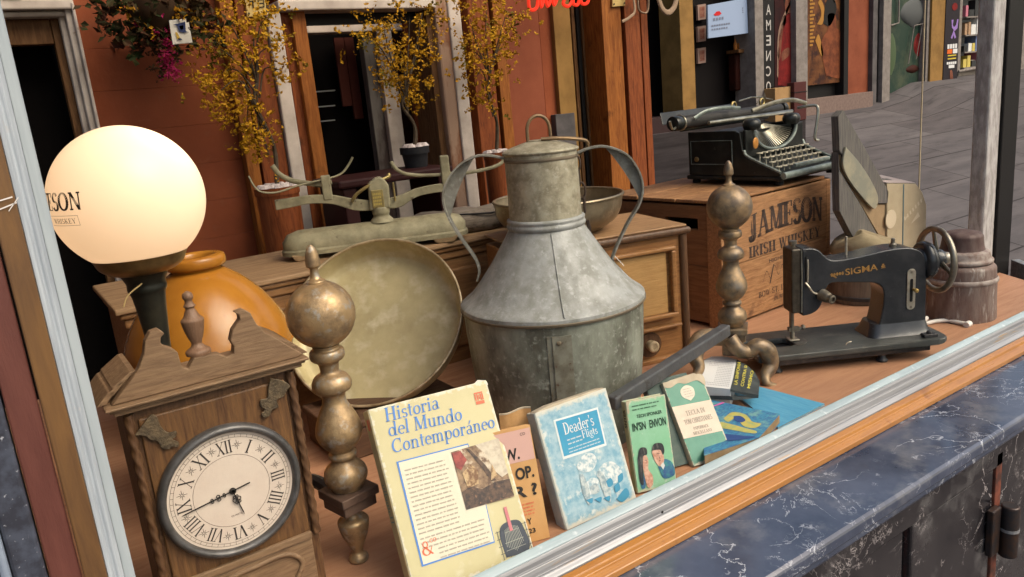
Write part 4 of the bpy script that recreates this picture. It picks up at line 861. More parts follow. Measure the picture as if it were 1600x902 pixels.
# ------------------------------------------------------------------ wooden chest at the back, weathered log, scale
m_chest = wood('chest_wood', (.30, .155, .062), (.17, .08, .03), 'x', 7, .55, (.09, .04, .018), .25)
ch = thing('wooden_chest', 'long low wooden chest with a moulded top under the kitchen scale', 'chest', T(.16, .82, 0))
CHW, CHD, CHZ = 1.02, .34, .31
g = MB(); g.box(.02, CHW - .02, .02, CHD - .02, 0, CHZ - .045); g.build('body', m_chest, ch, 0, .003)
g = MB(); g.box(0, CHW, 0, CHD, CHZ - .012, CHZ); g.build('top', wood('dusty_chest_top', (.34, .215, .115), (.20, .115, .055), 'x', 6, .65, (.13, .07, .035), .25), ch, 0, .003)
g = MB(); g.box(.007, CHW - .007, .007, CHD, CHZ - .024, CHZ - .0125); g.box(.014, CHW - .014, .014, CHD, CHZ - .044, CHZ - .0245); g.build('moulding', m_chest, ch, 0, .004)
for k in range(3):
    g = MB(); x0 = .06 + k * .32; g.box(x0, x0 + .27, .012, .025, .04, CHZ - .07); g.build('front_panel', m_chest, ch, 0, .006)
lg = thing('weathered_log', 'grey weathered log lying on the chest behind the milk churn', 'log', T(1.0, .90, .31) @ RZ(R(-20)))
g = MB(); rnd = random.Random(2); path = [(-.14 + .028 * k, .006 * sin(k), .032 + .003 * sin(k * 1.7)) for k in range(11)]
g.tube(path, [.026, .031, .034, .033, .035, .034, .032, .034, .033, .030, .022], 14); g.build('log', mat('weathered_wood', (.19, .155, .125), .8, 0, (.11, .085, .065), 10, .35, .65, 8, (1, 12, 12), (.05, .04, .03), 9, .6, .68, .5, 30), lg, 60)
g = MB(); g.tube([(-.1, -.03, .05), (-.02, -.033, .052), (.06, -.034, .047), (.1, -.03, .05)], .0025, 6); g.build('crack', m_black_paint, lg)

SCY = R(-22)
sc = thing('kitchen_scale', 'pale green cast iron balance scale with empty curved arms', 'scale', T(.75, .93, .31) @ RZ(SCY))
m_scale = mat('flaking_green_paint', (.30, .27, .17), .65, .05, (.17, .15, .09), 14, .35, .65, 8, None, (.10, .075, .045), 26, .64, .7, .2, 70)
m_brs = mat('scale_brass', (.40, .31, .12), .4, .7, (.24, .19, .09), 14)
def rrect(x0, x1, y0, y1, r, n=6):
    o = []
    for cx_, cy_, a in ((x1 - r, y1 - r, 0), (x0 + r, y1 - r, 90), (x0 + r, y0 + r, 180), (x1 - r, y0 + r, 270)):
        o += [(cx_ + r * cos(R(a + 90 * k / n)), cy_ + r * sin(R(a + 90 * k / n))) for k in range(n + 1)]
    return o
g = MB(); B0 = [rrect(-.212, .235, -.065, .065, .05)]; lay = []
for (o, z) in ((.0, .012), (.0, .022), (-.004, .026), (-.004, .042), (-.016, .058), (-.04, .066)):
    lay.append([(x, y, z) for x, y in rrect(-.212 - o * 1, .235 + o * 1, -.05 - o, .05 + o, .046 + o * .9)])
n = len(lay[0]); vs = [p for l in lay for p in l]
g.add(vs, [(i * n + k, i * n + (k + 1) % n, (i + 1) * n + (k + 1) % n, (i + 1) * n + k) for i in range(len(lay) - 1) for k in range(n)] + [list(range(n))[::-1], [(len(lay) - 1) * n + k for k in range(n)]]); g.build('base', m_scale, sc, 40)
m_foot = mat('tan_iron_foot', (.30, .20, .10), .7, .1, (.2, .13, .07), 20)
for x in (-.155, .175):
    g = MB(); g.prism([(-.035, .016), (-.028, .004), (-.018, -.0), (.014, -.0), (.022, .004), (.032, .016)], -.05, .05, T(x, 0, 0) @ UP); g.build('foot', m_foot, sc, 0, .003)
g = MB(); g.lathe(smoothprof([(.030, .064), (.026, .070), (.019, .078), (.021, .086), (.0205, .098), (.016, .102)], 4), 28, T(.03, 0, 0)); g.build('pillar', m_scale, sc)
g = MB(); g.prism([(.004, .095), (.054, .095), (.056, .15), (.047, .165), (.036, .172), (.024, .168), (.008, .158)], -.016, .016, UP); pl = g.build('bearing_housing', m_scale, sc, 0, .004)
g = MB(); g.prism([(.012, .100), (.040, .100), (.040, .142), (.012, .142)], .0162, .0185, UP); g.build('maker_plate', m_brs, pl, 0, .001)
g = MB(); [g.sheet(_bar(.015 + .004 * (k % 5), .106 + .008 * (k // 5), .018 + .004 * (k % 5), .111 + .008 * (k // 5)), T(0, -.0188, 0) @ UP) for k in range(20)]; g.build('raised_marks', mat('old_gold', (.55, .42, .12), .4, .6), pl, 0, fix=False)
g = MB(); g.tube(smoothpath([(-.035, -.01, .120), (-.02, -.012, .138), (.02, -.012, .158), (.05, -.008, .166), (.062, 0, .17)], 5), .004, 8); g.lathe([(.003, 0), (.006, .004), (.003, .009)], 10, T(.06, 0, .168)); g.tube([(.067, -.01, .11), (.067, -.01, .155)], .0025, 6); g.build('pointer_arm', m_brs, sc)
def beam(nm, pts, w_): 
    g = MB(); top = smoothpath([(x, z + h, 0) for x, z, h in pts], 5); bot = smoothpath([(x, z - h, 0) for x, z, h in pts], 5); g.prism([(p.x, p.y) for p in top] + [(p.x, p.y) for p in bot[::-1]], -w_, w_, UP); return g.build(nm, m_scale, sc, 0, .002)
beam('beam_arm', [(.010, .105, .012), (-.03, .112, .014), (-.08, .130, .011), (-.13, .136, .010), (-.17, .134, .011), (-.21, .132, .012)], .006)
beam('beam_arm', [(.050, .105, .012), (.08, .108, .014), (.12, .123, .010), (.17, .128, .010), (.215, .126, .011)], .006)
def arm(nm, pts, w_=.008):
    w_ *= .72; g = MB(); g.tube(smoothpath(pts, 6), w_, 8, flat=.45); return g.build(nm, m_scale, sc, 60)
arm('pan_carrier', [(-.255, -.03, .207), (-.246, -.03, .182), (-.232, -.03, .168), (-.20, -.025, .163), (-.15, -.01, .172), (-.10, .0, .178), (-.065, .01, .182), (-.045, .015, .190), (-.028, .02, .208), (-.018, .022, .222)], .0075)
arm('pan_carrier', [(-.205, .03, .222), (-.192, .03, .20), (-.165, .025, .182), (-.125, .01, .172), (-.095, 0, .168), (-.075, -.005, .172)], .0085)
arm('pan_carrier', [(.068, -.01, .204), (.078, -.01, .186), (.098, -.005, .172), (.13, 0, .164), (.17, .0, .160), (.21, .0, .160)], .006)
arm('pan_carrier', [(.195, .0, .155), (.23, -.01, .157), (.27, -.02, .160), (.31, -.02, .165), (.335, -.02, .175), (.342, -.02, .195)], .006)
for x in (-.088, .196):
    g = MB(); g.box(x - .011, x + .011, -.008, .008, .13 if x < 0 else .085, .188 if x < 0 else .205); g.build('upright', m_scale, sc, 0, .003)

# ------------------------------------------------------------------ milk churn
chn = thing('milk_churn', 'tall galvanised zinc churn with a narrow lidded neck and two strap handles', 'churn', T(.843, .343, 0) @ RZ(R(0)))
m_zinc = mat('galvanised_zinc', (.315, .32, .31), .62, .12, (.225, .225, .205), 16, .40, .62, 11, (1, 1, .8), (.37, .375, .365), 46, .54, .68, .22, 70, .12)
m_zincn = mat('yellowed_zinc', (.40, .365, .27), .55, .25, (.24, .21, .145), 20, .40, .62, 11, None, (.44, .41, .33), 46, .54, .68, .25, 70, .12)
m_zincb = mat('green_zinc', (.26, .275, .225), .6, .15, (.11, .108, .085), 7, .42, .62, 11, (1, 1, .55), (.32, .335, .29), 42, .55, .68, .22, 70, .1)
m_zincd = mat('brown_zinc', (.15, .12, .085), .6, .35, (.20, .16, .11), 14)
ZS = .266
g = MB(); g.lathe(smoothprof([(.149, -.0), (.150, .002), (.156, .06), (.163, .14), (.168, .21), (.170, ZS - .012)], 4), 72); g.wobble(.0012, 14); bd = g.build('body', m_zincb, chn, 60)
for z in (.012, ZS - .014): pass
g = MB(); g.lathe(smoothprof([(.1715, ZS - .014), (.1735, ZS - .010), (.1735, ZS - .004), (.171, ZS), (.150, ZS + .017), (.117, ZS + .058), (.090, ZS + .098), (.0715, ZS + .128), (.0685, ZS + .134)], 4), 72, cap=False); g.wobble(.0011, 16); sh_ = g.build('shoulder', m_zinc, chn, 60)
g = MB(); g.lathe([(.1742, ZS - .0135), (.1752, ZS - .012), (.1752, ZS - .009), (.1742, ZS - .008)], 72, cap=False); g.build('shoulder_seam', m_zincd, sh_)
g = MB(); g.lathe(smoothprof([(.069, ZS + .130), (.0725, ZS + .133), (.0735, ZS + .138), (.0715, ZS + .142), (.0725, ZS + .146), (.0715, ZS + .149), (.0675, ZS + .151)], 3), 60, cap=False); g.build('neck_ring', m_zinc, chn)
g = MB(); g.lathe([(.0668, ZS + .149), (.0665, ZS + .20), (.0662, ZS + .262), (.0662, ZS + .268)], 60, cap=False); g.wobble(.0008, 22); nk = g.build('neck', m_zincn, chn)
ZN = ZS + .268
g = MB(); g.lathe(smoothprof([(.0672, ZN - .014), (.0680, ZN - .011), (.0675, ZN - .008)], 3), 60, cap=False); g.build('neck_band', m_zincd, nk)
g = MB(); g.lathe(smoothprof([(.0664, ZN - .002), (.0690, ZN), (.0690, ZN + .0035), (.058, ZN + .009), (.036, ZN + .016), (.023, ZN + .0195), (.021, ZN + .021), (.0005, ZN + .022)], 4), 60, cap=False); ld_ = g.build('lid', m_zincn, chn, 40)
ha = R(-20)
g = MB(); hw = .0215; g.tube([(hw * cos(a) * 1.0, 0, ZN + .019 + (.0 if i in (0, 14) else .019 + .026 * sin(a))) for i, a in [(i, pi - pi * (i - 1) / 12 if 0 < i < 14 else (pi if i == 0 else 0)) for i in range(15)]], .0032, 8, RZ(ha)); g.build('lid_handle', mat('brown_wire', (.24, .155, .08), .5, .5, (.15, .10, .06), 20), ld_)
g = MB(); g.tube(smoothpath([(.0, -.022, ZN + .023), (.03, -.024, ZN + .022), (.06, -.02, ZN + .018), (.082, -.014, ZN + .012), (.086, -.008, ZN + .002), (.078, -.004, ZN - .006), (.07, -.002, ZN - .012)], 6), .0034, 8, RZ(R(-28) + pi * 0)); g.build('hasp', MATS['brown_wire'], ld_)
# strap handles: in the plane across the view
hd = R(-36); m_hnd = mat('dull_strap', (.26, .25, .215), .65, .1, (.17, .16, .13), 18, .4, .62, 9, None, (.33, .325, .29), 40, .55, .68)
for s, nm in ((-1, 'handle'), (1, 'handle')):
    pts = [(.066, -.006), (.088, .0), (.114, .001), (.144, -.010), (.166, -.030), (.181, -.068), (.176, -.106), (.150, -.147), (.128, -.188), (.119, -.212), (.128, -.232)]
    if s < 0: pts = [(.066, -.004), (.092, .003), (.118, .004), (.150, -.010), (.176, -.038), (.186, -.070), (.178, -.110), (.158, -.152), (.140, -.184), (.134, -.208), (.140, -.228)]
    pts = [(a, b + ZN) for a, b in pts]
    path = [Vector((s * p.x, 0, p.y)) for p in smoothpath([(a, b, 0) for a, b in pts], 6)]
    g = MB(); k = len(path); vs = []
    for i, p in enumerate(path):
        t_ = (path[min(i + 1, k - 1)] - path[max(i - 1, 0)]).normalized(); nn = Vector((t_.z, 0, -t_.x)) * (1 if s > 0 else -1); u = i / (k - 1)
        w_ = .0095 + .005 * math.exp(-((u - .42) / .2) ** 2); 
        for (yy, oo_) in ((-w_, .0), (-w_, .0028), (-w_ + .003, .0042), (0, .0022), (w_ - .003, .0042), (w_, .0028), (w_, 0), (0, -.0006)):
            vs.append(p + Vector((0, yy, 0)) + nn * oo_)
    web = [path[i] for i in range(int(k * .20), int(k * .62))]; c0_, c1_ = web[0], web[-1]
    inner_ = [c1_.lerp(c0_, q / 8) + (web[len(web) // 2] - c0_.lerp(c1_, .5)) * (.16 * sin(pi * q / 8)) for q in range(1, 8)]
    g.prism([(p.x, p.z) for p in web + inner_], -.001, .001, RZ(hd) @ UP)
    m_ = 8; g.add(vs, [(i * m_ + j, i * m_ + (j + 1) % m_, (i + 1) * m_ + (j + 1) % m_, (i + 1) * m_ + j) for i in range(k - 1) for j in range(m_)] + [list(range(m_)), [(k - 1) * m_ + j for j in range(m_)][::-1]], RZ(hd)); g.build(nm, m_hnd, chn, 50)
g = MB(); pr_ = [(.0715 + .0008, ZS + .128), (.0905, ZS + .098), (.1175, ZS + .058), (.1505, ZS + .017), (.171, ZS + .001)]; an_ = math.atan2(EYE.y - .343, EYE.x - .843) + R(6)
g.tube([(r * cos(an_), r * sin(an_), z) for r, z in pr_], .0013, 6); g.build('solder_seam', m_zinc, sh_)
# riveted seam strip on the front of the body
sa = math.atan2(EYE.y - .343, EYE.x - .843) + R(2)
def body_r(z): return .150 + (.170 - .150) * min(max(z / (ZS - .012), 0), 1) ** .8
g = MB(); zz = [0.01 + (ZS - .03 - .01) * k / 8 for k in range(9)]
for (w0_, w1_, o_) in ((-.021, .021, .0016), (-.012, .009, .0034)):
    vs = []; 
    for z in zz:
        r = body_r(z) + o_
        for u in (w0_, w0_ * .33 + w1_ * .67 if 0 else (w0_ + w1_) / 2, w1_): a = sa + u / r; vs.append((r * cos(a), r * sin(a), z))
        for u in (w1_, w0_): a = sa + u / (r - .004); vs.append(((r - .004) * cos(a), (r - .004) * sin(a), z))
    g.add(vs, [(i * 5 + j, i * 5 + (j + 1) % 5, (i + 1) * 5 + (j + 1) % 5, (i + 1) * 5 + j) for i in range(8) for j in range(5)] + [list(range(5)), [40 + j for j in range(5)]])
ss = g.build('seam_strip', mat('strip_zinc', (.25, .245, .195), .6, .15, (.16, .145, .11), 20, col3=(.12, .06, .04), sc3=40, lo3=.62, hi3=.7), bd, 30)
g = MB(); r = body_r(ZS - .04) + .0034; a = sa - .001 / r; g.lathe([(.004, 0), (.0036, .0012), (.002, .002)], 14, T(r * cos(a), r * sin(a), ZS - .042) @ RZ(a + pi / 2) @ UP); g.build('rivet', m_zincd, ss)
a = R(-38); g = MB(); rr_ = .128
zz_ = ZS + .046
for k in range(16):
    u, v = (k % 4) * .0055, (k // 4) * .007; z = zz_ + v * .75; rad = .1735 - (z - ZS) * .805; q = a + (u - .01) / rad
    rad += .0012; w_ = .0042 / rad; z2 = z + .004; rad2 = .1735 - (z2 - ZS) * .805 + .0012
    g.add([(rad * cos(q), rad * sin(q), z), (rad * cos(q + w_), rad * sin(q + w_), z), (rad2 * cos(q + w_), rad2 * sin(q + w_), z2), (rad2 * cos(q), rad2 * sin(q), z2)], [(0, 1, 2, 3)])
g.build('scraped_label', mat('label_scraps', (.52, .50, .45), .8), sh_, 0, fix=False)
# hanging chain links
g = MB(); cb = Vector((.075 * cos(hd + .5), .075 * sin(hd + .5), ZN - .03))
for k in range(4):
    c = cb + Vector((.004 * k, 0, -.026 * k)); m_ = T(*c) @ RZ(hd + (k % 2) * 1.4)
    g.tube([(.0065 * cos(t_), 0, .0155 * sin(t_)) for t_ in [i * 2 * pi / 16 for i in range(16)]], .0022, 6, m_, closed=True)
c = cb + Vector((.016, 0, -.11)); g.tube(smoothpath([c, c + Vector((.004, 0, -.02)), c + Vector((.0, 0, -.032)), c + Vector((-.01, 0, -.034))], 4), .0035, 6); g.build('chain', mat('rusty_chain', (.10, .07, .055), .6, .5, (.06, .04, .03), 30), chn)

# ------------------------------------------------------------------ radio cabinet with a brass bowl on top
RY_ = R(-14.7)
rad = thing('radio_cabinet', 'old wooden radio cabinet with a cloth front panel and pale knob', 'radio', T(.917, .535, 0) @ RZ(RY_))
RW, RD, RH = .40, .262, .318
m_rad = wood('radio_wood', (.36, .175, .062), (.21, .09, .03), 'x', 9, .4, (.10, .04, .016), .15, .2); m_radd = wood('radio_dark', (.12, .06, .03), (.07, .035, .018), 'z', 9, .45)
g = MB(); g.box(.0, RW - .002, .006, RD, 0, RH - .022); g.build('case', m_rad, rad, 0, .004)
g = MB(); g.prism([(-.002, -.0), (RW + .004, -.0), (RW + .004, RD), (-.002, RD)], RH - .006, RH); g.build('top', wood('radio_top', (.36, .21, .10), (.22, .12, .055), 'x', 7, .6, (.10, .05, .025)), rad, 0, .004)
g = MB(); g.tube([(-.004, -.002, RH - .014), (RW + .004, -.002, RH - .014), (RW + .004, RD, RH - .014)], .0085, 10); g.build('top_moulding', m_radd, rad)
g = MB(); g.lathe([(.010, 0), (.010, RH - .02)], 14, T(RW - .006, .006, 0)); g.build('corner_post', m_radd, rad)
g = MB(); g.box(.05, RW - .055, -.0005, .0055, .118, RH - .058); g.build('speaker_cloth', wood('pale_veneer', (.52, .30, .11), (.41, .22, .075), 'x', 10, .6, (.30, .15, .05)), rad, 0)
g = MB()
for (a, b, c, d) in ((.03, RW - .032, RH - .055, RH - .045), (.03, RW - .032, .106, .117), (RW - .045, RW - .033, .1173, RH - .0553), (.03, .042, .1173, RH - .0553)): g.box(a, b, -.010, .0055, c, d)
g.build('panel_frame', m_rad, rad, 0, .003)
g = MB(); g.box(.02, RW - .022, -.008, .0055, .080, .088); g.build('ledge', m_rad, rad, 0, .003)
kx, kz = .295, .046
g = MB(); g.lathe([(.030, 0), (.030, .002)], 28, T(kx, .005, kz) @ UP); g.build('dial_plate', m_radd, rad)
g = MB(); g.lathe(smoothprof([(.012, 0), (.0125, .010), (.0135, .011), (.0135, .018), (.011, .0205), (.007, .0205), (.0065, .0195), (.0005, .0195)], 3), 28, T(kx, .003, kz) @ UP); g.build('knob', mat('ivory_knob', (.50, .40, .26), .35, 0, (.36, .27, .16), 40), rad)
g = MB(); g.box(-.004, RW + .004, -.006, RD, 0, .012); g.build('foot_rail', m_rad, rad, 0, .003)

bwl = thing('metal_bowl', 'dull metal bowl standing on the radio behind the churn', 'bowl', T(1.092, .627, RH + .0005))
m_bwl = mat('bowl_metal', (.33, .27, .18), .35, .7, (.20, .16, .105), 9, .35, .65, 8, None, (.42, .35, .25), 20, .55, .75, .2, 40)
g = MB(); g.lathe(smoothprof([(.055, .0), (.09, .004), (.125, .022), (.144, .048), (.1505, .082)], 5), 64, cap=False); g.lathe(smoothprof([(.0005, .006), (.055, .006), (.088, .009), (.122, .026), (.141, .05), (.1485, .082)], 5), 64, cap=False); g.wobble(.0014, 15); g.build('bowl', m_bwl, bwl, 60)
g = MB(); g.tube([(.150 * cos(2 * pi * k / 70), .150 * sin(2 * pi * k / 70), .083) for k in range(70)], .0034, 8, closed=True); g.build('rim', m_bwl, bwl)

# ------------------------------------------------------------------ whiskey crate
CY_ = R(3); crt = thing('whiskey_crate', 'wooden whiskey crate with black printed lettering under the typewriter', 'crate', T(1.50, .50, 0) @ RZ(CY_))
KW, KD, KH = .50, .42, .325
m_cr = wood('crate_pine', (.38, .195, .085), (.21, .098, .040), 'x', 9, .7, (.13, .06, .03), .35, lo3=.58, hi3=.72); m_crs = wood('crate_side', (.22, .105, .045), (.14, .065, .028), 'y', 7, .65, (.08, .035, .018), .2)
for (z0, z1) in ((.008, .163), (.1645, KH)):
    g = MB(); g.box(.022, KW - .022, 0, .014, z0, z1); g.build('front_board', m_cr, crt, 0, .0015)
    g = MB(); g.box(.022, KW - .022, KD - .014, KD, z0, z1); g.build('back_board', m_cr, crt, 0, .0015)
for xx in (0, KW - .0218):
    g = MB(); g.box(xx, xx + .0218, 0, .045, .0, KH + .002); g.build('corner_post', m_cr, crt, 0, .002)
hz0, hz1, hy0, hy1 = .258, .288, .075, .185
for xx in (.003, KW - .017):
    g = MB(); g.box(xx, xx + .014, .0455, KD, .01, .163); g.build('side_board', m_crs, crt, 0, .0015)
    g = MB(); g.box(xx, xx + .014, .0455, KD, .1645, hz0); g.box(xx, xx + .014, .0455, KD, hz1, KH - .004); g.box(xx, xx + .014, .0455, hy0, hz0 + .0002, hz1 - .0002); g.box(xx, xx + .014, hy1, KD, hz0 + .0002, hz1 - .0002); g.build('side_board', m_crs, crt, 0)
g = MB(); g.box(.02, KW - .02, .016, KD - .016, .01, .20); g.build('dark_inside', m_black, crt, 0)
for k in range(3):
    g = MB(); y0 = .016 + k * .135; g.box(.004, KW - .004, y0, y0 + .131, KH + .0022, KH + .011 + .002 * (k == 2)); g.build('lid_board', m_cr, crt, 0, .002)
g = MB(); g.box(KW + .0005, KW + .012, .01, KD, .02, KH + .004); g.build('end_band', mat('navy_band', (.03, .035, .05), .5), crt, 0, .002)
g = MB(); fm = T(0, -.0006, 0) @ UP
def up_(px, py): q = at(px, py, .515); return (q.x - 1.50, q.z)
a, b = up_(1160, 395), up_(1284, 350)
g.polys(shift(fit('JAMESON', .345, .068, arch=.22, track=.03, bold=.12), .112, .212), fm)
g.polys(shift(fit('IRISH WHISKEY', .335, .030, track=.08, bold=.08), .112, .169), fm)
vs_, fs_ = sans_fit('HIGHEST QUALITY', .19, .012, .01); g.add([(v[0] + .2, v[1] + .138, 0) for v in vs_], fs_, fm)
g.polys(shift(fit('BOW ST. DISTILLERY', .24, .016, track=.06), .15, .052), fm); g.polys(shift(fit('DUBLIN IRELAND', .14, .011, slant=.2), .22, .030), fm)
sg = smoothpath([(.17 + .018 * k, .1 + (.018 if k % 2 else -.006) * (1 if k % 3 else 1.4) + .0012 * k, 0) for k in range(12)], 5)
for p, q in zip(sg[:-1], sg[1:]): g.sheet([(p.x, p.y - .0011), (q.x, q.y - .0011), (q.x, q.y + .0011), (p.x, p.y + .0011)], fm)
g.polys([[(.2, .082), (.205, .082), (.222, .132), (.218, .132)], [(.27, .084), (.2745, .084), (.29, .13), (.286, .13)], [(.125, .270), (.13, .24), (.128, .22), (.122, .24)]], fm)
g.build('lettering', mat('crate_ink', (.045, .03, .025), .7, 0, (.13, .06, .03), 30, .5, .72), crt, 0, fix=False)

# ------------------------------------------------------------------ typewriter on the crate
ty = thing('typewriter', 'old black typewriter with pale keys standing on the whiskey crate', 'typewriter', T(1.762, .515, KH + .0135) @ RZ(R(4)) @ Matrix.Diagonal((1.06, 1.03, .95, 1)))
TW, TD = .285, .31
m_tb = mat('typewriter_black', (.016, .018, .017), .28, .2, (.035, .036, .033), 12, .45, .7, col3=(.08, .085, .08), sc3=20, lo3=.64, hi3=.72); m_te = mat('worn_steel_edge', (.25, .29, .265), .4, .4, (.14, .165, .15), 20); m_tp = mat('nickel', (.44, .42, .34), .32, .8, (.25, .23, .17), 14)
g = MB(); g.prism([(-.0, .0), (TW, .0), (TW, TD), (0, TD)], .012, .026); g.build('base_frame', m_tb, ty, 0, .004)
for (x, y) in ((.02, .02), (TW - .02, .02), (.02, TD - .02), (TW - .02, TD - .02)):
    g = MB(); g.lathe([(.011, 0), (.012, .006), (.010, .012)], 14, T(x, y, 0)); g.build('foot', m_black_paint, ty)
side = [(.006, .0262), (.006, .036), (.105, .078), (.118, .10), (.125, .150), (.14, .158), (.30, .158), (.30, .0262)]
YZ = Matrix(((0, 0, 1, 0), (1, 0, 0, 0), (0, 1, 0, 0), (0, 0, 0, 1)))
for x in (.0, TW - .008):
    g = MB(); g.prism(side, x, x + .008, YZ); g.build('side_plate', m_tb, ty, 0, .002)
    g = MB(); g.tube(smoothpath([(x + .004, .004, .037), (x + .004, .10, .080), (x + .004, .116, .10)], 5), .0045, 6); g.build('side_edge', m_te, ty)
g = MB(); g.prism([(.008, .03), (.115, .075), (.115, .03), (.008, .0265)], .0083, TW - .0083, YZ); g.build('key_deck', m_tb, ty, 0)
g = MB(); g.tube([(0.0, -.006, .028), (TW, -.006, .028)], .010, 10, flat=.8); g.build('front_rail', m_te, ty)
g = MB(); g.tube([(.07, .006, .048), (TW - .05, .006, .048)], .006, 8, flat=.6); g.build('space_bar', m_te, ty)
m_key = mat('key_caps', (.54, .49, .37), .4, 0, (.32, .29, .22), 60); rnd = random.Random(7)
for r in range(4):
    for k in range(10):
        x = .028 + k * .0243 + (.004 * r if r else 0) ; y = .026 + r * .022; z = .048 + r * .0125
        g = MB(); g.lathe([(.0020, -.022), (.0020, 0), (.0084, .0005), (.0088, .003), (.0072, .0042)], 14, T(x, y, z)); g.build('key', m_key, ty, 40)
g = MB(); g.lathe([(.007, 0), (.008, .002), (.005, .004)], 14, T(-.0005, .27, .075) @ RY(-pi / 2)); g.build('side_latch', m_brs, ty)
# type basket: curved front wall with a half-moon opening
g = MB(); xs_ = [TW * .5 + .098 * cos(R(180 + 180 * k / 24)) for k in range(25)]; zs_ = [.152 + .062 * sin(R(180 + 180 * k / 24)) for k in range(25)]
g.prism([(.0083, .078), (TW - .0083, .078), (TW - .0083, .158)] + [(x, z) for x, z in list(zip(xs_, zs_))[::-1]] + [(.0083, .158)], -.010, .0, T(0, .112, 0) @ UP); g.build('front_plate', m_tb, ty, 0, .002)
g = MB(); g.tube([(x, .111, z) for x, z in zip(xs_, zs_)], .0052, 8); g.build('basket_rim', m_te, ty)
g = MB()
for k in range(26):
    a = R(190 + 160 * k / 25); g.tube([(TW * .5 + .088 * cos(a), .118, .150 + .055 * sin(a)), (TW * .5 + .02 * cos(a), .165, .165 + .005 * sin(a))], .0013, 4)
g.build('type_bars', m_tp, ty)
g = MB(); g.lathe([(.016, 0), (.0165, .0015), (.013, .003)], 24, T(.035, .1015, .118) @ Matrix.Scale(.72, 4, (1, 0, 0)) @ UP); g.build('badge', mat('badge_gold', (.50, .22, .05), .4, .3), ty)
g = MB(); g.lathe(smoothprof([(.020, 0), (.024, .01), (.024, .02), (.018, .03), (.002, .033)], 3), 24, T(.05, .122, .155)); g.build('ribbon_spool', m_tb, ty); g = MB(); g.lathe(smoothprof([(.020, 0), (.024, .01), (.024, .02), (.018, .03), (.002, .033)], 3), 24, T(TW - .05, .122, .155)); g.build('ribbon_spool', m_tb, ty)
CL = Matrix(((0, 0, 1, 0), (0, 1, 0, 0), (-1, 0, 0, 0), (0, 0, 0, 1)))     # lathe axis -> +x
def xcyl(name, x0, x1, y, z, r, mt, seg=24, par=ty):
    g = MB(); g.lathe([(r * .93, x0), (r, x0 + r * .12), (r, x1 - r * .12), (r * .93, x1)], seg, T(0, y, z) @ RY(pi / 2)); return g.build(name, mt, par, 40, min(.001, r * .2))
xcyl('platen', -.115, .330, .225, .196, .019, mat('platen_rubber', (.03, .028, .026), .6), 28)
for a, b in ((-.150, -.122), (.335, .352)): xcyl('platen_knob', a, b, .225, .196, .0215, m_tb, 28)
xcyl('knob_ring', -.1215, -.1165, .225, .196, .0235, m_tp)
xcyl('carriage_rail', -.06, .325, .178, .188, .0055, m_tp); xcyl('carriage_rail', -.07, .33, .262, .176, .006, m_te)
g = MB(); g.prism([(-.07, .166), (.33, .166), (.33, .180), (-.07, .180)], -.06, -.052, T(0, .21, 0) @ UP); g.build('carriage_plate', m_tb, ty, 0, .002)
g = MB(); g.prism([(-.05, .205), (.31, .205), (.30, .246), (-.04, .246)], 0, .003, T(0, .262, 0) @ Matrix.Rotation(R(-25), 4, 'X') @ UP); g.build('paper_table', m_tb, ty, 0, .002)
g = MB(); g.tube(smoothpath([(.325, .16, .196), (.345, .13, .200), (.352, .112, .195), (.346, .108, .16), (.336, .110, .10), (.345, .104, .09)], 5), .0045, 8); g.build('return_lever', m_tp, ty)
g = MB(); g.tube(smoothpath([(.12, .17, .206), (.2, .155, .222), (.28, .148, .224), (.34, .140, .208)], 5), .0070, 8, flat=.45); g.build('paper_bail', m_tp, ty)
g = MB(); g.tube(smoothpath([(-.09, .2, .205), (-.05, .19, .222), (.02, .18, .225), (.08, .18, .218)], 5), .0055, 8, flat=.35); g.build('paper_bail', m_te, ty)
for x in (.06, .19):
    g = MB(); g.tube([(x + .010 * cos(t_), .186, .228 + .010 * sin(t_)) for t_ in [i * 2 * pi / 16 for i in range(16)]], .003, 6, closed=True); g.build('paper_finger', m_brs, ty)
g = MB(); g.tube(smoothpath([(-.13, .22, .192), (-.165, .21, .182), (-.18, .205, .196), (-.188, .2, .206)], 5), .0035, 6); g.build('line_lever', m_tp, ty)
g = MB(); g.tube([(.24, .24, .222), (.275, .24, .235), (.28, .24, .252), (.285, .24, .235), (.32, .24, .228)], .002, 6); g.tube([(.17, .25, .236), (.23, .25, .243), (.29, .25, .238)], .0025, 6); g.build('margin_stop', m_tp, ty)
g = MB(); g.box(.0083, TW - .0083, .15, .30, .027, .150); g.build('inner_body', m_tb, ty, 0)
g = MB(); g.tube([(-.001, .15, .06), (-.001, .15, .13), (-.001, .29, .13), (-.001, .29, .06), (-.001, .15, .06)], .0014, 4); g.build('side_pinstripe', m_te, ty)

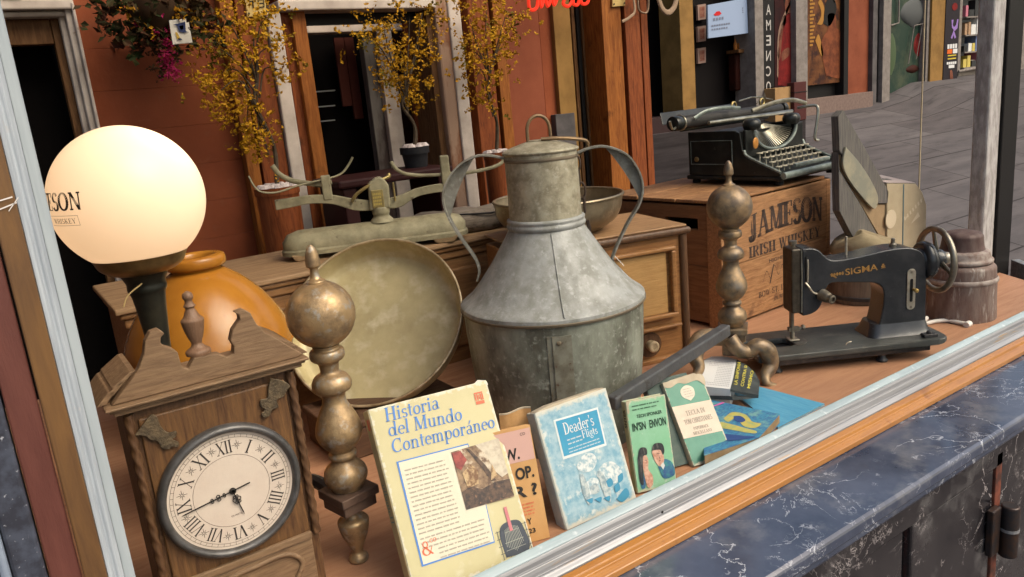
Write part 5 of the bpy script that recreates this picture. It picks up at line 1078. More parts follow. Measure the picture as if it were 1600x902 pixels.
# ------------------------------------------------------------------ drum, sack, board, blade, beige box, column
drm = thing('wooden_drum', 'grey brown round wooden drum behind the sewing machine', 'drum', T(1.962, .405, 0))
g = MB(); g.lathe(smoothprof([(.084, 0), (.087, .004), (.087, .02), (.085, .05), (.084, .11), (.080, .125), (.0005, .126)], 3), 56); g.build('body', mat('drum_wood', (.17, .125, .09), .75, 0, (.10, .07, .05), 8, .35, .65, 8, (7, 7, .8), (.22, .18, .14), 20, .6, .7, .4, 30), drm, 50)
g = MB(); g.lathe([(.0875, .012), (.0895, .014), (.0895, .022), (.0875, .024)], 56, cap=False); g.build('hoop', m_iron, drm)
sk = thing('folded_sack', 'khaki cloth sack folded on the round wooden drum', 'sack', T(1.955, .40, .127))
g = MB(); rnd = random.Random(6); NS = 40; vs = []
for i, (r, z) in enumerate(((.075, 0), (.080, .012), (.079, .03), (.070, .046), (.045, .055), (.0005, .058))):
    for k in range(NS):
        a = 2 * pi * k / NS; q = 1 + .05 * sin(3 * a + i) + .03 * sin(7 * a + 2 * i); vs.append((r * q * cos(a), r * q * sin(a), z * (1 + .15 * sin(2 * a))))
g.add(vs, [(i * NS + k, i * NS + (k + 1) % NS, (i + 1) * NS + (k + 1) % NS, (i + 1) * NS + k) for i in range(5) for k in range(NS)]); m_kh = mat('khaki_cloth', (.27, .215, .13), .9, 0, (.20, .155, .09), 9, bump=.4, bsc=60); g.build('cloth', m_kh, sk, 60)
g = MB(); g.tube(smoothpath([(-.07, -.035, .02), (-.03, -.07, .035), (.02, -.074, .03), (.06, -.05, .035)], 5), .004, 6); g.build('fold', m_kh, sk)
wb = thing('pointed_board', 'dark grey ribbed pointed board standing behind the sewing machine', 'board', T(0, .42, 0))
def outline(pts, y): return [(at(*p, y).x, at(*p, y).z) for p in pts]
m_wb = mat('ribbed_grey_wood', (.085, .08, .078), .8, 0, (.15, .135, .12), 9, .4, .62, 8, (12, 12, .7), (.035, .033, .035), 12, .58, .7, .4, 40, stretch3=(14, 14, .6))
g = MB(); g.prism(outline([(1318, 172), (1352, 232), (1389, 300), (1387, 318), (1366, 318), (1312, 236), (1310, 182)], .42), -.022, 0, UP); g.build('upper_blade', m_wb, wb, 0, .0015)
g = MB(); g.prism(outline([(1310, 237.5), (1312, 266), (1345, 320), (1385, 392), (1340, 385), (1312, 330)], .42), -.022, 0, UP); g.build('lower_blade', m_wb, wb, 0, .0015)
g = MB(); g.prism(outline([(1313, 240), (1366, 320), (1387, 320), (1384, 385), (1345, 318), (1313, 264)], .425), -.012, 0, T(0, .006, 0) @ UP); g.build('tan_core', mat('tan_core', (.33, .23, .13), .7, 0, (.26, .18, .10), 9), wb, 0, .001)
g = MB(); g.prism(blob(outline([(1318, 230), (1336, 250), (1354, 276), (1367, 302), (1368, 318), (1362, 326), (1344, 308), (1324, 282), (1314, 258)], .42)), .001, .007, UP); g.build('brass_leaf', mat('pale_brass_leaf', (.40, .36, .26), .4, .3, (.27, .27, .22), 7, .4, .6), wb, 30, .001)
bxx = thing('beige_case', 'pale beige case with cut corners, a round button and triangle mark', 'case', T(0, .42, 0))
m_bg = mat('beige_card', (.40, .335, .225), .65, 0, (.34, .28, .185), 7); m_bgl = mat('beige_light', (.52, .44, .32), .6); m_bgd = mat('grey_ink_soft', (.13, .13, .12), .7)
pf = outline([(1386, 287), (1431, 287), (1441, 300), (1447.5, 320), (1447, 362), (1440, 470), (1386, 482)], .42); pf = [(x, max(z, .0)) for x, z in pf]
g = MB(); g.prism(pf, -.12, 0, UP); g.build('body', m_bg, bxx, 0, .002)
tq_ = [at(1386, 286, .42), at(1431, 286, .42), at(1384, 263, .50)]; zt = tq_[0].z
g = MB(); g.add([(tq_[0].x, 0, zt + .0005), (tq_[1].x, 0, tq_[1].z + .0005), (tq_[1].x - .01, .1, tq_[1].z + .022), (tq_[0].x, .1, zt + .022), (tq_[0].x, .1, zt), (tq_[1].x - .01, .1, tq_[1].z)], [(0, 1, 2, 3), (0, 3, 4), (1, 5, 2), (3, 2, 5, 4), (0, 4, 5, 1)]); tp = g.build('sloped_top', mat('pinkish_card', (.42, .34, .31), .6), bxx, 0)
g = MB(); g.add([(tq_[0].x + .03 + a, b, zt + .0012 + .22 * b + (tq_[1].z - zt) * (a + .03) / (tq_[1].x - tq_[0].x)) for k in range(3) for a, b in ((.0 + .02 * k, .03), (.012 + .02 * k, .03), (.012 + .02 * k, .05), (.0 + .02 * k, .05))], [(0, 1, 2, 3), (4, 5, 6, 7), (8, 9, 10, 11)]); g.build('printed_marks', m_bgd, tp, 0, fix=False)
c_ = outline([(1390, 343)], .42)[0]
g = MB(); g.lathe([(.027, 0), (.027, .0025)], 32, T(c_[0] + .004, 0, c_[1]) @ UP); g.build('round_button', m_bgl, bxx, 40)
g = MB(); [g.sheet(p, T(0, -.0008, 0) @ UP) for p in (outline([(1423, 350), (1437, 338), (1434, 331)], .42), outline([(1416, 338), (1420, 336), (1414, 344)], .42))]
for k in range(7): x, y = 1412 + 4.2 * k, 340 - 4.6 * k; g.sheet(outline([(x, y), (x + 2, y - 2.2), (x + 3.4, y + 3), (x + 1.4, y + 5)], .42), T(0, -.0008, 0) @ UP)
g.build('triangle_mark', m_bgl, bxx, 0, fix=False)
g = MB(); v = outline([(1411, 288), (1412.5, 288), (1410, 440), (1408.5, 440)], .42); g.prism(v, 0, .001, UP); g.build('edge_line', mat('blue_edge', (.07, .12, .14), .5), bxx, 0)

clm = thing('column_base', 'stout brownish cast column base with worn white rings at the window corner', 'column base', T(1.955, .135, 0))
m_clm = mat('weathered_maroon_iron', (.14, .085, .07), .65, .1, (.21, .16, .14), 9, .38, .66, 8, (3, 3, .8), (.36, .32, .29), 14, .56, .7, .35, 40, stretch3=(3, 3, .7))
g = MB(); g.lathe(smoothprof([(.0795, 0), (.081, .004), (.079, .05), (.0785, .092)], 3), 64, cap=False); g.build('base_drum', m_clm, clm, 50)
m_clr = mat('worn_white_ring', (.33, .28, .25), .65, 0, (.18, .12, .10), 22, .4, .62)
g = MB(); g.lathe(smoothprof([(.0785, .092), (.0815, .095), (.0815, .101), (.078, .105)], 3), 64, cap=False); g.build('ring', m_clr, clm)
g = MB(); g.lathe(smoothprof([(.077, .105), (.076, .120), (.0745, .130), (.066, .138)], 3), 64, cap=False); g.build('upper_drum', m_clm, clm)
g = MB(); g.lathe(smoothprof([(.064, .138), (.0685, .141), (.0690, .147), (.066, .150), (.0635, .153), (.0605, .165), (.058, .168), (.050, .171)], 3), 64, cap=False); g.build('ring', m_clr, clm)
g = MB(); g.lathe(smoothprof([(.050, .171), (.0475, .180), (.0455, .195), (.0440, .206), (.036, .213), (.018, .217), (.0005, .218)], 4), 48, cap=False); g.build('shaft_foot', mat('dark_maroon_iron', (.075, .04, .036), .6, .1, (.12, .08, .07), 9, stretch=(3, 3, .8)), clm)

# ------------------------------------------------------------------ sewing machine
sm = thing('sewing_machine', 'black hand sewing machine with worn gold lettering and a big handwheel', 'sewing machine', T(1.284, .22, 0) @ RZ(R(-31.5)))
m_sm = mat('sewing_black', (.022, .024, .028), .27, .15, (.045, .046, .05), 9, .42, .7, 7, None, (.11, .105, .10), 24, .64, .74, .1, coat=.3); m_bed = mat('worn_black_bed', (.05, .054, .052), .42, .25, (.09, .092, .086), 8, .35, .65, 8, (1, 2, 1), (.16, .15, .13), 18, .6, .74, .12)
m_nk = mat('tarnished_nickel', (.30, .27, .22), .38, .8, (.17, .145, .11), 22, .35, .65); m_nkl = mat('pale_nickel', (.46, .42, .35), .4, .6, (.32, .28, .22), 26)
bed = [(.0, .004), (.006, 0), (.395, 0)] + [(.395 + .03 * sin(R(a)), .03 - .03 * cos(R(a))) for a in (0, 30, 60, 90)] + [(.425, .135)] + [(.395 + .03 * cos(R(a)), .14 + .03 * sin(R(a))) for a in (0, 30, 60, 90)] + [(.006, .17), (0, .166), (0, .112), (.096, .112), (.105, .104), (.105, .066), (.096, .058), (0, .058)]
g = MB(); g.prism(bed, .034, .047); g.build('bed', m_bed, sm, 0, .003, 3)
g = MB(); g.box(.03, .385, .012, .158, .018, .0338); g.build('under_frame', m_iron, sm, 0, .004)
for (x, y) in ((.05, .03), (.285, .028), (.36, .14), (.05, .14)):
    g = MB(); g.lathe([(.011, 0), (.013, .003), (.008, .009), (.007, .018)], 14, T(x, y, 0)); g.build('foot', m_iron, sm)
ctrl = smoothpath([(.272, .0475, 0), (.290, .068, 0), (.299, .105, 0), (.302, .140, 0), (.296, .160, 0), (.280, .1705, 0), (.255, .174, 0), (.22, .178, 0), (.190, .181, 0), (.177, .176, 0), (.169, .160, 0), (.165, .142, 0), (.155, .124, 0), (.140, .115, 0), (.120, .112, 0)], 4)
topc = smoothpath([(.120, .262, 0), (.140, .2615, 0), (.155, .256, 0), (.167, .244, 0), (.178, .234, 0), (.195, .2295, 0), (.24, .2320, 0), (.295, .2395, 0), (.335, .242, 0), (.365, .2385, 0), (.385, .226, 0), (.393, .205, 0), (.396, .16, 0), (.397, .09, 0), (.400, .0475, 0)], 4)
g = MB(); g.prism([(p.x, p.y) for p in ctrl] + [(p.x, p.y) for p in topc], -.116, -.056, UP); g.build('arm', m_sm, sm, 50, .016, 5)
g = MB(); lay = []
for o, z in ((.012, .0472), (.006, .056), (.0, .075)): lay.append([(x, y, z) for x, y in rrect(.278 - o, .402 + o * .6, .052 - o, .120 + o, .02)])
n = len(lay[0]); g.add([p for l in lay for p in l], [(i * n + k, i * n + (k + 1) % n, (i + 1) * n + (k + 1) % n, (i + 1) * n + k) for i in range(2) for k in range(n)] + [[2 * n + k for k in range(n)]]); g.build('pillar_foot', m_sm, sm, 60)
m_fp = mat('dark_face_plate', (.10, .085, .065), .4, .7, (.06, .05, .04), 30)
g = MB(); g.box(.098, .1195, .060, .112, .118, .262); g.build('face_plate', m_fp, sm, 0, .004, 3)
g = MB(); g.tube([(.1198, .0595, .12), (.1200, .0585, .20), (.1195, .0595, .26)], .0018, 6); g.build('face_plate_edge', m_nkl, sm)
g = MB(); g.lathe([(.005, 0), (.005, .006), (.0085, .0065), (.0085, .0135), (.006, .0145)], 18, T(.112, .088, .262)); g.build('presser_screw', m_nk, sm)
g = MB(); g.lathe([(.0042, .055), (.0042, .119)], 14, T(.108, .085, 0)); g.build('needle_bar', m_nk, sm)
g = MB(); g.lathe([(.0042, .068), (.0042, .119)], 12, T(.112, .100, 0)); g.box(.100, .124, .082, .092, .070, .080); g.build('presser_bar', m_nk, sm, 40)
g = MB(); g.lathe(smoothprof([(.003, 0), (.003, .012), (.006, .013), (.006, .018), (.002, .020)], 2), 14, T(.118, .085, .0745) @ RY(R(80))); g.build('needle_clamp', m_nk, sm)
g = MB(); g.box(.098, .121, .074, .096, .0505, .0535); g.lathe([(.0035, .0535), (.0035, .068)], 10, T(.11, .085, 0)); g.build('presser_foot', m_nkl, sm, 40, .001)
g = MB(); g.prism([(.105, .052)] + [(.105 + .034 * cos(R(a)), .085 + .034 * sin(R(a))) for a in range(-75, 76, 10)] + [(.105, .118)], .0472, .0486); g.build('stitch_plate', mat('dull_steel', (.16, .155, .145), .4, .6, (.10, .095, .085), 25), sm, 0)
kp = T(.160, .057, .158) @ RZ(R(20)) @ Matrix.Rotation(R(100), 4, 'X')
g = MB(); g.lathe(smoothprof([(.010, 0), (.0135, .004), (.013, .010), (.0115, .022), (.009, .028), (.0095, .030), (.0095, .035), (.006, .036), (.0055, .032), (.0005, .032)], 2), 28, kp); g.build('tension_knob', m_nk, sm)
g = MB(); g.tube(smoothpath([(.126, .056, .188), (.132, .050, .178), (.140, .050, .166), (.152, .05, .160)], 5), .0022, 6); g.build('take_up_spring', m_nkl, sm)
g = MB(); g.box(.126, .1295, .0545, .058, .178, .245); g.build('lever_slot', m_black_paint, sm, 0, .001)
g = MB(); g.tube([(.130, .054, .188), (.128, .047, .225), (.1285, .05, .24)], .0018, 6); g.build('take_up_lever', m_nkl, sm)
g = MB(); g.lathe([(.003, 0), (.0026, .042), (.0008, .0435)], 10, T(.232, .09, .230)); g.build('spool_pin', m_nkl, sm)
g = MB(); g.lathe([(.0075, 0), (.0078, .006), (.005, .008), (.004, .016), (.005, .018), (.002, .02)], 16, T(.335, .086, .240)); g.build('oil_cap', m_nk, sm)
sx = .361
g = MB(); g.prism(rrect(sx - .0095, sx + .0095, .102, .194, .009), 0, .0022, T(0, .0558, 0) @ UP); sp = g.build('slot_plate', m_nkl, sm, 0, .0007)
g = MB(); g.prism(rrect(sx - .0032, sx + .0032, .120, .172, .003), 0, .0004, T(0, .0534, 0) @ UP); g.build('slot', m_black_paint, sp, 0)
for zz in (.108, .187):
    g = MB(); g.lathe([(.003, 0), (.0028, .0008), (.0005, .001)], 12, T(sx, .0536, zz) @ UP); g.build('screw', m_nk, sp)
g = MB(); g.lathe([(.0028, 0), (.0028, .010), (.0045, .0105), (.0045, .015), (.003, .016)], 14, T(sx + .004, .0535, .148) @ UP); g.build('stitch_lever', mat('brass_lever', (.45, .30, .10), .35, .7), sp)
m_gold2 = mat('worn_gold', (.42, .22, .05), .5, .2, (.22, .12, .04), 60)
g = MB(); fm = T(0, .0555, 0) @ UP @ Matrix.Rotation(R(3.5), 4, 'Z')
vs_, fs_ = sans_fit('SIGMA', .072, .0145, .012); g.add([(v[0] + .226, v[1] + .181, 0) for v in vs_], fs_, fm)
g.polys([ellipse(.196 + .006 * k, .187, .0028, .004 - .0005 * (k % 2), 8) for k in range(5)] + [ellipse(.310, .1875, .0045, .0028, 10), ellipse(.310, .1915, .0025, .002, 8), _bar(.305, .1835, .315, .1845), [(.192, .188), (.205, .178), (.207, .180), (.196, .191)]], fm); g.build('lettering', m_gold2, sm, 0, fix=False)
# handwheel
wx, wz = .432, .2015
def xl(name, prof, mt, par=sm, seg=40): g = MB(); g.lathe(prof, seg, T(0, .086, wz) @ RY(pi / 2)); return g.build(name, mt, par, 45)
xl('wheel_boss', smoothprof([(.024, .388), (.030, .396), (.031, .412), (.026, .420), (.020, .424), (.022, .428), (.022, .444), (.013, .449), (.008, .452), (.0005, .453)], 3), m_sm)
xl('motor_collar', smoothprof([(.036, .396), (.042, .401), (.042, .414), (.034, .420), (.018, .421)], 3), m_sm)
g = MB(); WR = .0685; NW = 64; g.tube([(wx, .086 + WR * cos(2 * pi * k / NW), wz + WR * sin(2 * pi * k / NW)) for k in range(NW)], .0068, 12, closed=True); wh = g.build('handwheel_rim', m_nk, sm, 60)
for k in range(3):
    a = R(80 + 120 * k); g = MB(); g.tube([(wx + .004, .086 + .018 * cos(a), wz + .018 * sin(a)), (wx, .086 + WR * cos(a), wz + WR * sin(a))], [.0075, .005], 8, flat=.6); g.build('spoke', m_nk, wh)
xl('wheel_nut', [(.012, .449), (.0135, .452), (.0135, .460), (.010, .463)], m_nkl, wh)
g = MB(); g.lathe(smoothprof([(.006, 0), (.0065, .01), (.0055, .014)], 2), 16, T(.385, .02, .047)); g.box(.37, .40, .012, .03, .0475, .055); g.build('bed_screw', m_iron, sm, 40, .001)
g = MB(); g.tube(smoothpath([(.2, .02, .0478), (.21, .035, .0478), (.222, .04, .0478)], 5), .0012, 5); g.build('bed_scratch', m_nkl, sm)
g = MB(); g.box(-.001, .095, .062, .108, .020, .024); g.build('shuttle_slide', mat('shuttle_rust', (.24, .13, .075), .5, .3), sm, 0)

crd = thing('white_cord', 'short knotted white cord lying by the foot of the column', 'cord')
g = MB(); g.tube(smoothpath([fl(1436, 508, .006), fl(1444, 500, .012), fl(1448, 497, .016), fl(1441, 503, .014), fl(1435, 500, .010), fl(1446, 505, .006), fl(1462, 502, .006), fl(1480, 501, .006), fl(1497, 504, .006), fl(1508, 506, .006)], 7), .0048, 8); m_cd = mat('white_plastic', (.66, .62, .57), .5); g.build('cord', m_cd, crd)
g = MB(); p = fl(1512, 507, .006); g.lathe([(.0075, -.008), (.0075, .010)], 12, T(*p) @ RY(pi / 2) ); g.build('tip', m_cd, crd, 40, .001)

# ------------------------------------------------------------------ books
m_pages = mat('page_edges', (.52, .45, .34), .85, 0, (.40, .33, .24), 8, .4, .6, 6, (1, 1, 1)); m_pagesd = mat('brown_page_edges', (.36, .26, .15), .85, 0, (.25, .17, .09), 10)
def book(label, x, y, yaw, lean, roll, w_, h, t, z0, mc, ms=None, mp=None, cat='book', curl=0.0, name='book', group=None):
    b = thing(name, label, cat, T(x, y, z0 + .001) @ RZ(R(yaw)) @ RX(R(-lean)) @ RY(R(roll)), group)
    # cover: front, spine and back as one bent sheet
    pr = [(w_, 0.0), (.004, .0), (.001, .0006), (.0, .003), (.0, t - .003), (.001, t - .0006), (.004, t), (w_, t), (w_, t - .0012), (.004, t - .0012), (.0014, t - .004), (.0014, .004), (.004, .0012), (w_, .0012)]
    g = MB(); g.prism(pr, 0, h); cov = g.build('cover', mc, b, 30, .0003)
    g = MB(); g.box(.0016, w_ - .002, .0014, t - .0014, .0015, h - .0018); g.build('pages', mp or m_pages, b, 0, .0008)
    if ms:
        g = MB(); g.box(-.0006, -.0001, .0015, t - .0015, .001, h - .001); g.build('spine', ms, b, 0)
    return b, cov
def deco(par, name, mt, ps, d=.0005, extra=None, fm=None, each=False):
    if each: return [deco(par, name, mt, [p], d, None, fm) for p in ps][-1]
    m_ = fm if fm is not None else T(0, -d, 0) @ UP
    g = MB(); g.polys(ps, m_)
    if extra: [g.add(v, f, m_) for v, f in extra]
    return g.build(name, mt, par, 0, fix=False)
SPN = Matrix(((0, 0, -1, -.0008), (-1, 0, 0, 0), (0, 1, 0, 0), (0, 0, 0, 1)))     # drawing (x, y) -> spine facing -x (x runs towards the front cover)

def edgewear(m, col, wd=.03):
    """rubbed pale edges and corners on a cover"""
    t = m.node_tree; N = t.nodes; L = t.links; p = N['Principled BSDF']; lk = p.inputs['Base Color'].links
    tc = N.new('ShaderNodeTexCoord'); sp_ = N.new('ShaderNodeSeparateXYZ'); L.new(tc.outputs['Generated'], sp_.inputs[0])
    def op(kind, a, b):
        n_ = N.new('ShaderNodeMath'); n_.operation = kind
        for i, q in enumerate((a, b)):
            if isinstance(q, float): n_.inputs[i].default_value = q
            elif q is not None: L.new(q, n_.inputs[i])
        return n_.outputs[0]
    ax = op('ABSOLUTE', op('SUBTRACT', sp_.outputs[0], .5), None); az_ = op('ABSOLUTE', op('SUBTRACT', sp_.outputs[2], .5), None)
    n1 = N.new('ShaderNodeTexNoise'); n1.inputs['Scale'].default_value = 140; n1.inputs['Detail'].default_value = 6; L.new(tc.outputs['Object'], n1.inputs['Vector'])
    f = op('ADD', op('MAXIMUM', ax, az_), op('MULTIPLY', op('SUBTRACT', n1.outputs['Fac'], .5), .10))
    mr = N.new('ShaderNodeMapRange'); mr.inputs[1].default_value = .5 - wd; mr.inputs[2].default_value = .5 - wd * .3; L.new(f, mr.inputs[0])
    x = N.new('ShaderNodeMix'); x.data_type = 'RGBA'; L.new(mr.outputs[0], x.inputs[0]); x.inputs[7].default_value = (*col, 1)
    if lk: L.new(lk[0].from_socket, x.inputs[6])
    else: x.inputs[6].default_value = p.inputs['Base Color'].default_value
    L.new(x.outputs[2], p.inputs['Base Color']); return m
# the yellow history book
hw_, hh_ = .186, .2555
m_hist = mat('pale_yellow_cover', (.53, .475, .275), .45, 0, (.49, .435, .245), 5, col3=(.56, .515, .34), sc3=12, lo3=.6, hi3=.72)
edgewear(m_hist, (.60, .56, .44), .02)
hb, hc = book('large pale yellow paperback with blue serif title lines and a painting', .353, .031, -1.4, 26.1, 3.0, hw_, hh_, .024, .0086, m_hist, mat('tan_spine', (.44, .36, .19), .5))
m_tb = mat('title_blue', (.07, .20, .52), .5); m_rr = mat('coral_ink', (.62, .14, .07), .5)
def U(px, py):
    """photo pixel on the plane of the history book's cover"""
    mw = T(.353, .031, .0096) @ RZ(R(-1.4)) @ RX(R(-26.1)) @ RY(R(3)); o = mw.translation; n_ = mw.to_3x3() @ Vector((0, -1, 0)); d = right * (px - CX) + down * (py - CY) + fwd * F_PX
    p = mw.inverted() @ (EYE + d * ((o - EYE).dot(n_) / d.dot(n_))); return (p.x, p.z)
def line_at(txt, p0, p1, caph, **k):
    a, b = U(*p0), U(*p1); L_ = math.hypot(b[0] - a[0], b[1] - a[1]); an = math.atan2(b[1] - a[1], b[0] - a[0]); ps = fit(txt, L_, caph, **k)
    return [[(a[0] + u * cos(an) - v * sin(an), a[1] + u * sin(an) + v * cos(an)) for u, v in p] for p in ps]
bw = lambda p: [(x * 1, y) for x, y in p]
deco(hc, 'title', m_tb, line_at('Historia', (602, 660), (687, 638), .0190, slant=.12) + line_at('del Mundo', (607, 683), (723, 656), .0190, slant=.12) + line_at('Contemporáneo', (613, 709), (774, 668), .0190, slant=.12), .0008)
q = [U(*p) for p in ((620, 722), (731, 692), (736, 710), (760, 787), (773, 848), (658, 886))]
panel = [U(619, 722), U(731, 693), U(738, 715), U(758, 782), U(773, 848), U(659, 886)]
deco(hc, 'text_panel_border', m_tb, [panel], .0007)
cxx = sum(p[0] for p in panel) / 6; czz = sum(p[1] for p in panel) / 6
inner = [(cxx + (x - cxx) * .965, czz + (z - czz) * .972) for x, z in panel]
deco(hc, 'text_panel', mat('cream_panel', (.62, .57, .45), .5), [inner], .0010)
rnd = random.Random(21); a = U(632, 737); b = U(636, 756); 
tl = textlines(0, 0, .064, 15, .0061, .0022, rnd, .93); tl2 = textlines(0, -.0925, .100, 3, .0061, .0022, rnd, .93) + textlines(.022, -.1108, .08, 3, .0061, .0022, rnd, .93)
ang = math.atan2(U(731, 693)[1] - U(619, 722)[1], U(731, 693)[0] - U(619, 722)[0])
def rot(ps, ox, oz, an): return [[(ox + u * cos(an) - v * sin(an), oz + u * sin(an) + v * cos(an)) for u, v in p] for p in ps]
deco(hc, 'small_print', mat('print_grey', (.30, .27, .23), .6), rot(tl, a[0], a[1], ang) + rot(tl2, a[0], a[1], ang), .0013)
pic = [U(704, 707), U(778, 685), U(803, 776), U(728, 797)]
m_pt = mat('painting_ground', (.30, .20, .12), .5, 0, (.12, .07, .045), 60, .38, .62, 6, None, (.55, .47, .36), 18, .54, .62)
pc = deco(hc, 'cover_picture', m_pt, [pic], .0016)
def inpic(pts): return [(pic[3][0] * (1 - u) * (1 - v) + pic[2][0] * u * (1 - v) + pic[0][0] * (1 - u) * v + pic[1][0] * u * v, pic[3][1] * (1 - u) * (1 - v) + pic[2][1] * u * (1 - v) + pic[0][1] * (1 - u) * v + pic[1][1] * u * v) for u, v in pts]
deco(pc, 'painted_sky', mat('paint_cream', (.56, .49, .38), .5, 0, (.40, .34, .27), 40), [inpic([(.5, 1), (1, 1), (1, .4), (.86, .36), (.74, .5), (.66, .8)])], .0019)
deco(pc, 'painted_mast', mat('paint_brown', (.11, .065, .045), .5, 0, (.035, .025, .025), 70, .4, .58, 6, None, (.28, .15, .08), 60, .6, .66), [inpic(p) for p in ([(.3, .98), (.36, .97), (.6, .62), (.72, .34), (.62, .34), (.5, .62)], [(.0, .0), (1, .02), (1, .3), (.7, .32), (.4, .26), (.2, .36), (.0, .3)])], .0021)
deco(pc, 'painted_cloth', mat('paint_red', (.32, .06, .05), .5, 0, (.16, .03, .03), 60), [inpic([(.0, .98), (.18, .98), (.26, .8), (.1, .66), (.02, .72)])], .0023)
deco(pc, 'painted_figure', mat('paint_ochre', (.46, .32, .17), .5, 0, (.16, .08, .04), 70, .42, .58, 6, None, (.6, .5, .36), 50, .6, .66), [inpic(p) for p in ([(.1, .6), (.3, .72), (.42, .58), (.36, .36), (.14, .34)], [(.62, .36), (.72, .62), (.78, .4)])], .0025)
th = [U(x, y) for x, y in ((800, 795), (810, 826), (785, 834), (777, 802))]
eng = mat('engraving_dark', (.055, .065, .085), .6); c0, c1 = U(801, 836)[0], U(801, 836)[1]
ep = [ellipse(c0, c1 - .004, .016, .020, 18)]
dk = deco(hc, 'engraving', eng, [[(x, max(z, .004)) for x, z in blob([(c0 - .019, c1 - .026), (c0 - .020, c1 + .004), (c0 - .012, c1 + .018), (c0 + .012, c1 + .018), (c0 + .020, c1 + .004), (c0 + .019, c1 - .026)])]] + [_bar(c0 - .023 + .0115 * k, c1 - .028, c0 - .0222 + .0115 * k, c1 + .012 + .003 * (k % 2)) for k in range(5)] + [_bar(c0 - .026, c1 - .02 + .01 * k, c0 + .026, c1 - .0193 + .01 * k) for k in range(4)], .0008)
deco(dk, 'engraving_lines', mat('engraving_light', (.36, .37, .32), .6), [[(c0 + q * .0027 - .0003, c1 - .022 + .003 * abs(q) * .6), (c0 + q * .0027 + .0004, c1 - .022 + .003 * abs(q) * .6), (c0 + q * .0021 + .0004, c1 + .014 - .0008 * abs(q)), (c0 + q * .0021 - .0003, c1 + .014 - .0008 * abs(q))] for q in range(-5, 6)] + [_bar(c0 - .015, c1 - .008, c0 + .015, c1 - .0072), _bar(c0 - .016, c1 - .018, c0 + .016, c1 - .0174), _bar(c0 - .012, c1 + .006, c0 + .012, c1 + .0066)], .0011)
deco(dk, 'pink_tube', mat('pink_tube', (.50, .16, .18), .5), [_bar(c0 - .003, c1 + .006, c0 + .002, c1 + .040)], .0014)
e0_ = U(747, 632)
deco(hc, 'corner_mark', m_rr, [rot([_bar(0, 0, .014, .0045), _bar(0, .0055, .002, .015), _bar(.0035, .0055, .0055, .015), _bar(.009, .0055, .011, .015), _bar(.012, .0055, .014, .015), _bar(0, .0155, .014, .0175), _bar(.0065, .0075, .008, .0135)], e0_[0] - .003, e0_[1], ang)[i] for i in range(7)], .0008)
a_ = U(660, 868); ps, wd = serif('&', .019); deco(hc, 'ampersand', m_rr, rot(ps, a_[0], a_[1] - .002, ang) + rot(serif('co', .008)[0], a_[0] + .014, a_[1] + .012, ang), .0014)
g = MB(); ps, wd = serif('Hamelin', .011); g.polys([[(v - .006 - .0, u) for u, v in p] for p in shift(ps, .10, -.012)], SPN); g.build('spine_lettering', mat('spine_green', (.16, .26, .24), .6), hc, 0, fix=False)
g = MB(); g.polys([_bar(-.016, .228, -.010, .243), _bar(-.0085, .228, -.0065, .243), _bar(-.0055, .236, -.003, .243)], SPN); g.build('spine_mark', m_rr, hc, 0, fix=False)
g = MB(); g.prism([(hw_ - .030, .0), (hw_ + .003, .0), (hw_ + .001, .007), (hw_ - .012, .0105)], -.004, -.0025, T(0, 0, hh_ + .0) @ UP @ T(0, -.0065, 0)); g.build('curled_corner', mat('white_paper', (.60, .57, .50), .7), hc, 0)

# orange paperback behind it and the brown card
ob, oc_ = book('orange and pink paperback with black capitals half hidden by the history book', .489, .066, -16.2, 16.3, 0, .094, .168, .012, 0, mat('orange_cover', (.56, .32, .13), .5, 0, (.50, .27, .10), 6))
deco(oc_, 'pink_band', mat('pink_cover', (.56, .34, .29), .5), [_bar(.002, .118, .0925, .164)], .0006)
vb = []
for txt, x, z, w_, h in (('W.', .046, .122, .024, .017), ('Y OP.', .041, .092, .046, .018), ('R ?', .052, .066, .036, .018)):
    v_, f_ = sans_fit(txt, w_, h, .03); vb.append(([(p[0] + x, p[1] + z, 0) for p in v_], f_))
v_, f_ = sans_fit('CD', .008, .004); vb.append(([(p[0] + .076, p[1] + .155, 0) for p in v_], f_)); v_, f_ = sans_fit('123', .014, .007, .02); vb.append(([(p[0] + .06, p[1] + .013, 0) for p in v_], f_)); v_, f_ = sans_fit('Y', .007, .009, .02); vb.append(([(p[0] + .064, p[1] + .026, 0) for p in v_], f_))
deco(oc_, 'lettering', m_ink, [], .0010, vb)
deco(oc_, 'red_lines', m_rr, textlines(.05, .055, .03, 4, .005, .0024, rnd), .0010)
cdx = thing('curled_card', 'curled brown card poking up behind the orange paperback', 'card', T(at(781, 660, .14).x, .14, at(781, 660, .14).z - .055) @ RZ(R(-12)))
g = MB(); pp = smoothpath([(0, .0), (.012, -.004), (.026, .0), (.04, .004), (.052, -.002)] and [(0, 0, 0), (.012, -.004, 0), (.026, 0, 0), (.04, .004, 0), (.052, -.002, 0)], 4); g.prism([(p.x, p.y) for p in pp] + [(p.x, p.y + .0012) for p in pp[::-1]], -.09, .068); g.build('card', mat('tan_leather', (.56, .33, .15), .45, 0, (.42, .23, .09), 18), cdx, 40)
g = MB(); g.prism([(p.x, p.y - .0004) for p in pp] + [(p.x, p.y + .0016) for p in pp[::-1]], .0662, .0685); g.build('card_edge', m_pages, cdx, 40)

